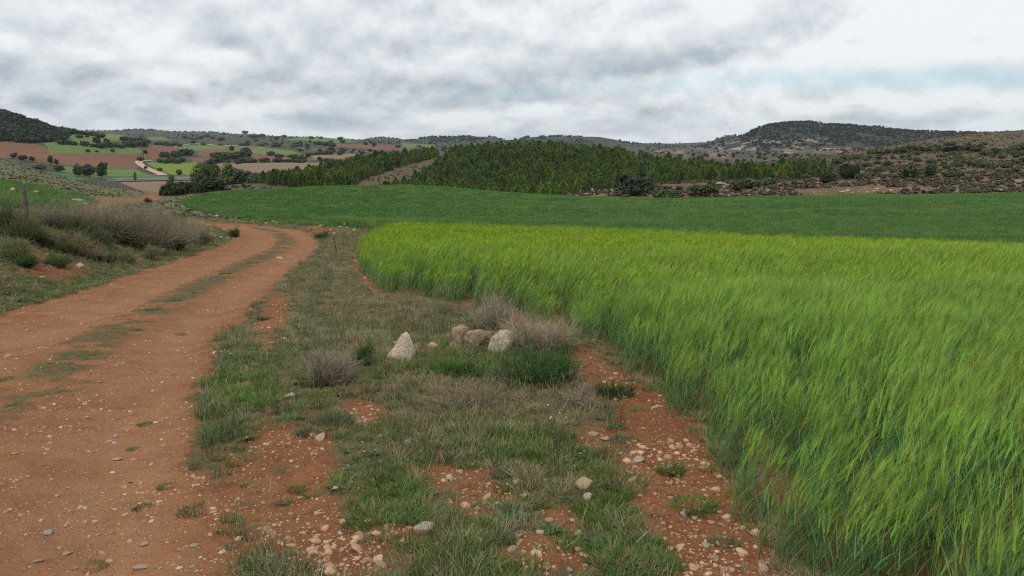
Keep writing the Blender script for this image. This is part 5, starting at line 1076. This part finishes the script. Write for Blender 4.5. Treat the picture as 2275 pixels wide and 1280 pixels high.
def build_pines():
    r = np.random.default_rng(1001); n = 60000
    U = -0.32 + 0.75 * r.random(n); Y = 175 + 265 * r.random(n); X = U * Y; Z = MID(X, Y); px, py = to_px(X, Y, Z)
    dens = fbm(X * 0.03, Y * 0.03, 3, 0.55, 15.0)
    k = inpoly(px, py, WOOD) & ~inpoly(px, py, BARE_STRIP) & (dens > -0.42)
    k &= ~((px > 1560) & (r.random(n) < 0.35)); k &= ~((px > 1265) & (px < 1330) & (py > 385) & (py < 402) & (r.random(n) < 0.7))
    back = (MID(X * 1.02, Y * 1.02) < Z - 0.6)
    X, Y, Z, px, py = (v[k] for v in (X, Y, Z, px, py))
    cell, keep = {}, []                                           # blue-noise thinning
    for i in range(len(X)):
        key = (int(X[i] // 2.3), int(Y[i] // 2.3)); ok = True
        for a in (-1, 0, 1):
            for b in (-1, 0, 1):
                for j in cell.get((key[0] + a, key[1] + b), ()):
                    if (X[i] - X[j]) ** 2 + (Y[i] - Y[j]) ** 2 < 2.3 ** 2: ok = False; break
        if ok: cell.setdefault(key, []).append(i); keep.append(i)
    keep = np.array(keep); X, Y, Z, px, py = (v[keep] for v in (X, Y, Z, px, py)); n = len(X)
    sc = np.clip(0.92 + 0.24 * r.normal(size=n), 0.45, 1.6) * (0.66 + 0.20 * sstep(260, 410, Y)) * np.where(px > 1560, 0.85, 1.0)
    # which pines show largest: hidden ones fall behind the line of tops in front
    order = np.argsort(Y); top = np.full(2400, 2000.0); vis = np.zeros(n)
    for i in order:
        a = int(np.clip(px[i] - 6, 0, 2390)); hpx = 4.6 * sc[i] * FPX / Y[i]; t0 = py[i] - hpx; seg = top[a:a + 13]; m = np.minimum(seg, py[i]).mean() - t0
        vis[i] = max(0, m) * FPX / Y[i]; top[a:a + 13] = np.minimum(seg, t0)
    inview = (px > -10) & (px < 2285); rank = np.argsort(-vis * inview); single, rest = rank[:300], rank[300:]; rest = rest[vis[rest] >= 0]
    for i in single:
        side = 'young pine in the plantation left of the bare heath strip' if px[i] < 800 + (424 - py[i]) * 2.6 else ('young pine on the main wooded hill behind the green field' if px[i] < 1420 else 'young pine of the thinner wood right of the hill')
        place(PINES[int(r.integers(0, 6))], None, 'pine_tree', side, 'tree', (X[i], Y[i], Z[i]), r.random() * 6.28, (sc[i] * (0.9 + 0.25 * r.random()), sc[i] * (0.9 + 0.25 * r.random()), sc[i]), 'pines: ' + side)
    protos = [(m, M_pine) for m in PINES]
    scatter('pine_wood', np.c_[X[rest], Y[rest], Z[rest]], r.random(len(rest)) * 6.28, sc[rest], r.integers(0, 6, len(rest)), protos, label='dense young pine wood covering the hill', category='wood')
    print('pines', n, 'single', len(single))
build_pines()
OAK0, OAK1 = (0.024, 0.038, 0.016), (0.070, 0.094, 0.036)
def oak_lobes(r, w, h, k=9):
    L = [(0, 0, h * 0.45, w * 0.44, w * 0.44, h * 0.47)]
    for i in range(k):
        a = i * 2 * np.pi / k + r.random() * 0.5; q = w * (0.20 + 0.12 * r.random()); s = w * (0.17 + 0.08 * r.random()); L.append((math.cos(a) * q, math.sin(a) * q, h * (0.25 + 0.5 * r.random()), s, s, s * 0.8 * h / w * 1.2))
    return L
def trunk_mesh(r, h, rad, limbs=5, spread=0.4, z0=0.35):
    parts = [tube([(0, 0, -0.3), (0.03 * h, 0, h * 0.25), (0, 0.02 * h, h * 0.55)], [rad, rad * 0.8, rad * 0.5], 7)]
    for i in range(limbs):
        a = i * 2 * np.pi / limbs + r.random(); d = np.array((math.cos(a) * spread, math.sin(a) * spread, 0.75)) * h * 0.5; s = np.array((0, 0, h * (z0 * (0.6 + 0.5 * r.random())))); parts.append(tube([s, s + d * 0.5 + np.array((0, 0, 0.03 * h)), s + d], [rad * 0.5, rad * 0.32, rad * 0.12], 5))
    return join(parts)
OAKS = []
for i in range(4):
    r_ = np.random.default_rng(1100 + i); L = oak_lobes(r_, 1.0, 0.86)
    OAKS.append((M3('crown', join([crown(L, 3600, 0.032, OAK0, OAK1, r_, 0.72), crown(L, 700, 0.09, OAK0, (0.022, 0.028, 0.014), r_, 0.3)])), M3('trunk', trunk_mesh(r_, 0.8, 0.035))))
def tree_thing(name, label, px, py, w_px, h_px, land, Y=None, proto=None, group=None, base=0.86, rz=0.0, mat=None):
    if Y is None: p = land.at(px, py); X, Y, Z = map(float, p)
    else: X = float(ray(px, py)[0] * Y); Z = float(land(X, Y)); Z = min(Z, EYE + float(ray(px, py)[1]) * Y) if abs(Z - (EYE + float(ray(px, py)[1]) * Y)) < 3 else Z
    w = w_px * Y / FPX; h = h_px * Y / FPX / base
    t = thing(name, label, 'tree', (X, Y, Z), rz, group); t.scale = (w, w, h)
    obj('crown', proto[0], mat or M_tree, t); obj('trunk', proto[1], M_bark, t); return t
tree_thing('holm_oak', 'lone round dark holm oak at the far edge of the wheat field', 1413, 445, 92, 62, MIDF, 139, OAKS[0], None)
tree_thing('holm_oak', 'big dark holm oak right in the pair left of the wheat field', 468, 441, 84, 46, NEAR, 128, OAKS[1], None, rz=1.0)
tree_thing('holm_oak', 'dark holm oak in the middle of the group left of the wheat', 432, 442, 50, 40, NEAR, 124, OAKS[2], None, rz=2.0)
tree_thing('holm_oak', 'leftmost dark holm oak at the lower track', 384, 447, 58, 44, NEAR, 118, OAKS[3], None, rz=3.0)
tree_thing('holm_oak', 'dark holm oak on the stony bank right of the lone one', 1840, 408, 38, 26, MIDF, None, OAKS[1], None)
tree_thing('holm_oak', 'larger dark holm oak behind the bush on the stony bank', 1888, 397, 46, 34, MIDF, None, OAKS[2], None)
def loose_proto(r, ca, cb, n=2200, size=0.045, tall=1.0, k=9, gap=0.0):
    L = [(0, 0, 0.55, 0.30, 0.30, 0.38)]
    for i in range(k):
        a = r.random() * 6.28; q = 0.10 + 0.22 * r.random(); z = 0.22 + 0.62 * r.random(); s = 0.12 + 0.09 * r.random(); L.append((math.cos(a) * q * (1.1 - z * 0.5), math.sin(a) * q * (1.1 - z * 0.5), z, s, s, s * 1.1))
    return (M3('crown', crown(L, n, size, ca, cb, r, 0.45, gap)), M3('trunk', trunk_mesh(r, 0.9, 0.03, 6, 0.35)))
rl = np.random.default_rng(1200)
POPLAR = [loose_proto(rl, (0.045, 0.075, 0.018), (0.105, 0.150, 0.035), gap=5) for _ in range(2)]
WILLOW = [loose_proto(rl, (0.085, 0.105, 0.060), (0.185, 0.205, 0.140), gap=4) for _ in range(2)]
RIVER = [loose_proto(rl, (0.028, 0.048, 0.018), (0.070, 0.098, 0.032), gap=5) for _ in range(3)]
DARKT = [loose_proto(rl, (0.018, 0.030, 0.014), (0.046, 0.064, 0.026), 1400, 0.055, gap=5) for _ in range(3)]
for (px, py, w, h, pr, lab) in [(440, 418, 46, 54, POPLAR[0], 'tall bright green poplar behind the holm oak group'), (470, 416, 50, 50, POPLAR[1], 'bright green poplar right of the tallest one'), (500, 412, 44, 34, RIVER[0], 'dull green riverside tree right of the poplars'), (545, 414, 60, 38, WILLOW[0], 'large pale silvery willow left of the pines'), (520, 418, 26, 26, WILLOW[1], 'small silvery willow below the large one'),
                                (575, 416, 46, 34, WILLOW[1], 'silvery willow touching the pine wood'), (600, 416, 60, 36, RIVER[1], 'dark green tree where the riverside meets the pines'), (506, 420, 56, 54, POPLAR[0], 'broad yellowish poplar between the oaks and the willow'), (532, 421, 46, 42, RIVER[2], 'green riverside tree in front of the large willow'), (565, 420, 56, 36, RIVER[0], 'dull green tree right of the large willow'), (625, 416, 50, 28, RIVER[2], 'low dark tree at the left end of the pines'), (462, 385, 40, 30, DARKT[0], 'dark tree standing behind the poplars'), (478, 395, 36, 30, DARKT[1], 'dark tree right behind the poplar tops'), (380, 415, 22, 26, POPLAR[1], 'small young poplar above the left holm oak'), (405, 418, 40, 14, DARKT[2], 'low dark bush by the valley road'), (300, 404, 10, 22, POPLAR[0], 'slender green tree beside the valley road'),
                                (175, 392, 34, 30, RIVER[0], 'green tree at the left of the valley copse'), (200, 395, 44, 30, RIVER[1], 'broad green tree in the middle of the valley copse'), (225, 397, 34, 34, RIVER[2], 'darker green tree at the right of the valley copse'), (232, 382, 22, 20, DARKT[0], 'dark tree behind the valley copse'), (113, 366, 18, 22, DARKT[1], 'dark tree standing on the red ploughed field edge'), (126, 368, 16, 14, DARKT[2], 'small dark tree right of the one on the ploughed edge'),
                                (30, 352, 26, 12, DARKT[0], 'dark bush at the left end of the hedge'), (50, 358, 30, 14, DARKT[1], 'dark bush in the middle of the hedge'), (72, 360, 20, 12, DARKT[2], 'dark bush at the right end of the hedge'), (90, 376, 40, 12, WILLOW[0], 'pale silvery bush above the brown slope'), (130, 382, 40, 14, RIVER[2], 'green bush along the stream above the brown slope')]:
    tree_thing('riverside_tree', lab, px, py, w, h, _V(MID, 225) if px >= 490 and py > 400 else VALF, None, pr, 'riverside and valley trees', 0.98, rl.random() * 6)
def blob_mesh(r, n, ca, cb, size=0.10, trunk=True):
    L = oak_lobes(r, 1.0, 0.8, 6); k = crown(L, n, size, ca, cb, r, 0.55)
    V, F, K = join([k, tube([(0, 0, -0.2), (0, 0, 0.3)], [0.04, 0.03], 4)]); nk = len(k[1])
    me = make_mesh('far_tree', V, F, K, mat_index=np.r_[np.zeros(nk, int), np.ones(len(F) - nk, int)]); me.materials.append(M_tree); me.materials.append(M_bark); return me
rb = np.random.default_rng(1300)
BLOB = [blob_mesh(rb, 420, OAK0, OAK1) for _ in range(4)]; BLOBG = [blob_mesh(rb, 420, (0.046, 0.064, 0.024), (0.110, 0.132, 0.048)) for _ in range(4)]
def far_tree(name, label, group, px, py, w, h, land, kind=BLOB, rz=None):
    p = land.at(px, py); d = p[1]; s = w * d / FPX; hh = h * d / FPX / 0.8
    return place(kind[int(rb.integers(0, 4))], None, name, label, 'tree', tuple(map(float, p)), rb.random() * 6.28, (s, s, hh), group)
def far_trees():
    r = np.random.default_rng(1400)
    def row(pts, n, w, h, label, group, name='holm_oak', jy=1.0, kind=BLOB):
        P = np.array(pts, float); t = np.sort(r.random(n)) * (len(P) - 1)
        for q in t:
            i = min(int(q), len(P) - 2); p = P[i] + (P[i + 1] - P[i]) * (q - i); s = 0.7 + 0.6 * r.random()
            far_tree(name, label, group, p[0] + r.normal() * 1.0, p[1] + r.normal() * jy, w * s, h * s, VALF, kind)
    hedge = 'dark oaks between the valley fields'
    row([(112, 314), (150, 322), (205, 326), (225, 328)], 14, 20, 10, 'dark oak in the row below the wooded hill', hedge); row([(232, 326), (275, 328), (310, 326), (320, 324)], 12, 20, 11, 'dark oak in the clump at the end of the green slope', hedge)
    row([(270, 312), (300, 316), (330, 318)], 9, 18, 10, 'dark oak on the ridge above the green slope', hedge); row([(345, 322), (390, 325), (440, 324)], 8, 14, 7, 'dark bush along the embankment road', hedge)
    row([(365, 350), (390, 350), (402, 345), (430, 344)], 9, 22, 13, 'dark tree in the clump between the red fields', hedge); row([(345, 362), (380, 362), (418, 361)], 10, 15, 9, 'dark tree above the lime field', hedge)
    row([(475, 358), (500, 354), (545, 352), (545, 344)], 16, 22, 14, 'dark tree in the big grove right of the clump', hedge, kind=BLOB); row([(470, 362), (540, 361), (620, 360), (735, 362)], 20, 22, 9, 'dark tree in the long hedge along the tan field', hedge)
    row([(575, 345), (640, 350), (680, 357)], 14, 16, 8, 'dark tree in the hedge below the long green field', hedge); row([(690, 345), (725, 343), (780, 343)], 7, 15, 8, 'dark bush in the far row beside the tan strip', hedge)
    row([(450, 322), (520, 318), (600, 322), (690, 327), (740, 326)], 20, 14, 7, 'distant dark oak on the scrubby rise', hedge, jy=4); row([(400, 312), (480, 306), (560, 306), (640, 312)], 16, 12, 6, 'far oak dotted along the horizon plain', hedge, jy=4); row([(660, 306), (720, 308), (780, 318), (850, 326), (960, 327)], 14, 12, 6, 'far oak dotted over the distant rise', hedge, jy=4)
    for (px, py, w, h, lab) in [(177, 307, 17, 8, 'dark round oak alone on the light green slope'), (193, 305, 10, 5, 'small oak right of the round one on the slope'), (195, 338, 12, 7, 'dark round oak on the lower green field'), (215, 338, 10, 4, 'low dark bush on the lower green field'), (250, 338, 11, 8, 'dark oak at the right of the lower green field'), (322, 341, 12, 9, 'lone oak at the corner of the red field'), (312, 358, 16, 10, 'dark tree at the bend of the farm path'), (324, 376, 8, 8, 'small tree beside the farm path'), (355, 381, 14, 9, 'dark bush by the lime field edge'), (398, 389, 14, 14, 'small green tree at the foot of the lime field'), (515, 335, 12, 12, 'umbrella shaped tree alone on the long green field'), (685, 348, 10, 9, 'round oak at the tip of the long green field'), (734, 343, 15, 8, 'round dark oak in the far row')]:
        far_tree('holm_oak', lab, 'single oaks in the valley', px, py, w, h, VALF)
    # wooded hill at the far left
    hp = [(0, 240), (60, 262), (130, 285), (210, 300), (235, 306)]; n = 0
    while n < 95:
        px, py = r.uniform(-15, 235), r.uniform(246, 316)
        if py < np.interp(px, [-20, 0, 60, 130, 210, 240], [240, 250, 268, 290, 301, 306]) or inpoly(np.array([px]), np.array([py]), FIELDS[1][3])[0] or inpoly(np.array([px]), np.array([py]), FIELDS[0][3])[0]: continue
        far_tree('holm_oak', 'dark holm oak on the wooded hill at the far left', 'oaks on the wooded hill', px, py, r.uniform(16, 28), r.uniform(8, 13), VALF); n += 1
    for px in np.arange(-5, 235, 9): far_tree('holm_oak', 'dark holm oak on the skyline of the wooded hill', 'oaks on the wooded hill skyline', px + r.normal() * 2, np.interp(px, [-20, 0, 60, 130, 210, 240], [242, 252, 270, 291, 302, 307]) + 1, r.uniform(13, 22), r.uniform(8, 12), VALF)
    # stony hillside on the right
    n = 0
    while n < 150:
        px, py = r.uniform(1640, 2290), r.uniform(318, 398)
        line = np.interp(px, [1640, 1760, 1900, 2000, 2120, 2290], [382, 358, 342, 326, 306, 294]) + 5
        if py < line or (py > 372 and py < 388 and px > 1900 and r.random() < 0.8): continue
        s = r.uniform(0.6, 1.25); far_tree('hillside_shrub', 'green shrub dotted over the stony hillside on the right', 'shrubs on the stony hillside', px, py, 20 * s * (1 if py > 360 else 0.7), 11 * s * (1 if py > 360 else 0.75), MIDF, BLOBG); n += 1
    def mrow(pts, n, w, h, label, group, kind):
        P = np.array(pts, float); t = np.sort(r.random(n)) * (len(P) - 1)
        for q in t:
            i = min(int(q), len(P) - 2); p = P[i] + (P[i + 1] - P[i]) * (q - i); s = 0.7 + 0.6 * r.random(); far_tree('hillside_shrub', label, group, p[0], p[1] + r.normal() * 1.2, w * s, h * s, MIDF, kind)
    mrow([(1740, 361), (1800, 360), (1890, 354)], 16, 22, 9, 'green shrub in the hedge along the terrace on the right hillside', 'terrace hedge shrubs', BLOBG); mrow([(1930, 342), (2000, 338), (2080, 336)], 12, 26, 13, 'green bush in the band above the terrace', 'upper hillside bushes', BLOBG); mrow([(2085, 336), (2130, 337), (2170, 336)], 7, 30, 12, 'dark bush in the long thicket high on the right hillside', 'upper hillside thicket', BLOB)
    mrow([(2180, 345), (2230, 340), (2280, 330)], 10, 26, 13, 'dark green bush high on the right hillside by the picture edge', 'bushes at the hillside edge', BLOBG)
    mrow([(1455, 441), (1500, 438), (1560, 434), (1600, 428)], 15, 28, 22, 'grey green bush beside the lone holm oak', 'bushes beside the lone oak', BLOBG); mrow([(1620, 424), (1660, 418), (1720, 412)], 8, 28, 20, 'green bush at the edge of the thin pine wood', 'bushes below the thin pine wood', BLOBG)
    for (px, py, w, h, lab) in [(2022, 396, 42, 30, 'large rounded green bush on the stony bank'), (2067, 392, 26, 26, 'upright dark bush right of the large rounded one'), (1945, 385, 14, 12, 'small dark bush alone on the grassy terrace'), (1908, 399, 20, 14, 'small green bush right of the larger holm oak'), (1765, 411, 14, 9, 'low dark bush on the bare stony bank'), (1795, 411, 14, 8, 'low brownish bush right of the first one on the bank'), (860, 414, 14, 10, 'dark bush at the foot of the bare heath strip')]:
        far_tree('hillside_shrub', lab, 'single bushes on the hillside', px, py, w, h, MIDF, BLOBG if 'green' in lab else BLOB)
far_trees()
def far_scrub():
    """Countless dark bushes over the mesa and the distant hills."""
    r = np.random.default_rng(1500); P, Sx = [], []
    for key, n, s0 in (('m', 9000, 5.2), ('g', 500, 4.5), ('a', 2000, 7.0), ('b', 500, 6.0), ('c', 1200, 7.0), ('d', 1500, 6.5), ('e', 300, 6.0)):
        G = RV[key]; m, k, _ = G.shape; i = r.integers(6, int(m * 0.56), n); j = r.integers(0, k - 1, n); q = G[i, j] + (G[i, j + 1] - G[i, j]) * r.random((n, 1))
        q = q + np.c_[r.normal(size=n) * 4, r.normal(size=n) * 4, np.zeros(n)]
        f = fbm(q[:, 0] * 0.012, q[:, 1] * 0.008, 3, 0.55, 7.0); px, py = to_px(q[:, 0], q[:, 1], q[:, 2])
        keep = f > (-0.10 if key == 'm' else 0.0)
        if key == 'm': keep = (f + 0.30 * sstep(312, 285, py) - 0.32 * ((py > 326) & (py < 348)) - 0.22 * ((py > 307) & (py < 321) & (px < 1840)) - 0.25 * ((px > 1890) & (px < 1990)) > -0.12 + 0.25 * r.normal(size=n))
        P.append(q[keep]); Sx.append(s0 * (0.6 + 0.9 * r.random(keep.sum())))
    X, Y = fan_pts(5000, -0.62, 0.62, 700, 3400, 1.6, r); Z = VAL(X, Y); px, py = to_px(X, Y, Z); k = np.ones(len(X), bool)
    for f in FIELDS: k &= ~inpoly(px, py, np.array(f[3]))
    k &= fbm(X * 0.01, Y * 0.006, 3, 0.5, 3.0) > -0.05; P.append(np.c_[X, Y, Z][k]); Sx.append(4.0 * (0.6 + 0.9 * r.random(k.sum())))
    n = 1500; px = r.uniform(-20, 240, n); py = r.uniform(246, 318, n); ok = (py > np.interp(px, [-20, 0, 60, 130, 210, 240], [246, 254, 272, 293, 304, 309])) & ~inpoly(px, py, FIELDS[0][3]) & ~inpoly(px, py, FIELDS[1][3])
    q = np.array([VALF.at(a, b) for a, b in zip(px[ok][:420], py[ok][:420])]); P.append(q); Sx.append(r.uniform(4, 9, len(q)))
    P = np.vstack(P); Sx = np.concatenate(Sx); n = len(P); S3 = np.c_[Sx, Sx, Sx * 0.85]
    SM = [blob_mesh(np.random.default_rng(1600 + i), 90, (0.018, 0.026, 0.016), (0.042, 0.052, 0.028), 0.2) for i in range(3)]
    scatter('scrub', P, r.random(n) * 6.28, S3, r.integers(0, 3, n), [(m, M_tree) for m in SM], label='dark scrub dotting the mesa and the far hills', category='scrub')
far_scrub()
def heath_scrub():
    """Low cushions of thyme and thorn on the nearer slopes, too many to count."""
    r = np.random.default_rng(1700); P, Sx = [], []
    n = 16000; U = -0.36 + 1.05 * r.random(n); Y = 128 + 330 * r.random(n) ** 1.4; X = U * Y; Z = MID(X, Y); px, py = to_px(X, Y, Z)
    k = (Z > NEAR(X, Y)) & (fbm(X * 0.06, Y * 0.06, 3, 0.6, 8.0) > -0.12); P.append(np.c_[X, Y, Z][k]); Sx.append(0.9 * (0.4 + 0.9 * r.random(k.sum())))
    n = 5000; U = -0.66 + 0.5 * r.random(n); Y = 50 + 110 * r.random(n); X = U * Y; Z = NEAR(X, Y); px, py = to_px(X, Y, Z)
    k = ~inpoly(px, py, WHEAT_PX) & ~inpoly(px, py, STRIP_PX) & (np.abs(track_s(X, Y)) > 2.5); P.append(np.c_[X, Y, Z][k]); Sx.append(0.24 * (0.4 + 0.9 * r.random(k.sum())))
    P = np.vstack(P); Sx = np.concatenate(Sx); n = len(P)
    SM = [blob_mesh(np.random.default_rng(1800 + i), 70, c[0], c[1], 0.2) for i, c in enumerate([((0.080, 0.075, 0.042), (0.130, 0.118, 0.070)), ((0.098, 0.080, 0.054), (0.150, 0.120, 0.084)), ((0.062, 0.066, 0.034), (0.105, 0.105, 0.052))])]
    scatter('heath', P, r.random(n) * 6.28, np.c_[Sx, Sx, Sx * 0.6], r.integers(0, 3, n), [(m, M_tree) for m in SM], label='low heath cushions on the stony slopes', category='heath')
heath_scrub()

# ------------------------------------------------------------------ road barrier
M_steel = mat_plain('galvanised_steel', (0.26, 0.275, 0.28), (0.32, 0.335, 0.34), 0.3, 0.6)
def guard_rail():
    P = ROADP; d = np.gradient(P, axis=0); d /= np.linalg.norm(d, axis=1)[:, None]; nr = np.c_[-d[:, 1], d[:, 0]]
    for side, lab in ((-4.2, 'steel crash barrier along the near side of the valley road'), (4.2, 'steel crash barrier along the far side of the valley road')):
        Q = P + nr * side; Z = VAL(Q[:, 0], Q[:, 1]) + 0.5; t = thing('crash_barrier', lab, 'barrier', (float(Q[0, 0]), float(Q[0, 1]), float(Z[0])), 0, 'road barriers'); o = np.array((Q[0, 0], Q[0, 1], Z[0]))
        W3 = np.c_[Q, Z] - o; obj('rail', M3('rail', tube(W3 + np.array((0, 0, 0.75)), np.full(len(W3), 0.20), 6)), M_steel, t)
        pm = M3('support', tube([(0, 0, -0.2), (0, 0, 0.7)], [0.08, 0.08], 4))
        for q in W3[::1]:
            s = obj('support', pm, M_steel, t); s.location = q
guard_rail()

# ------------------------------------------------------------------ the air of the valley
def haze():
    x0, x1, y0, y1, z0, z1 = -4600, 4600, -30, 5600, -60, 190
    V = [(x, y, z) for z in (z0, z1) for y in (y0, y1) for x in (x0, x1)]; F = np.array([(0, 2, 3, 1), (4, 5, 7, 6), (0, 1, 5, 4), (2, 6, 7, 3), (0, 4, 6, 2), (1, 3, 7, 5)])
    m = bpy.data.materials.new('haze_air'); m.use_nodes = True; t = m.node_tree; t.nodes.clear(); out = N(t, 'ShaderNodeOutputMaterial'); v = N(t, 'ShaderNodeVolumePrincipled')
    v.inputs['Color'].default_value = (0.72, 0.84, 0.97, 1); v.inputs['Density'].default_value = 0.000045; v.inputs['Anisotropy'].default_value = 0.2
    t.links.new(v.outputs[0], out.inputs['Volume'])
    o = obj('haze', make_mesh('haze', V, F), m); o['kind'] = 'stuff'; o['label'] = 'thin pale haze over the valley and far hills'; o['category'] = 'haze'
haze()
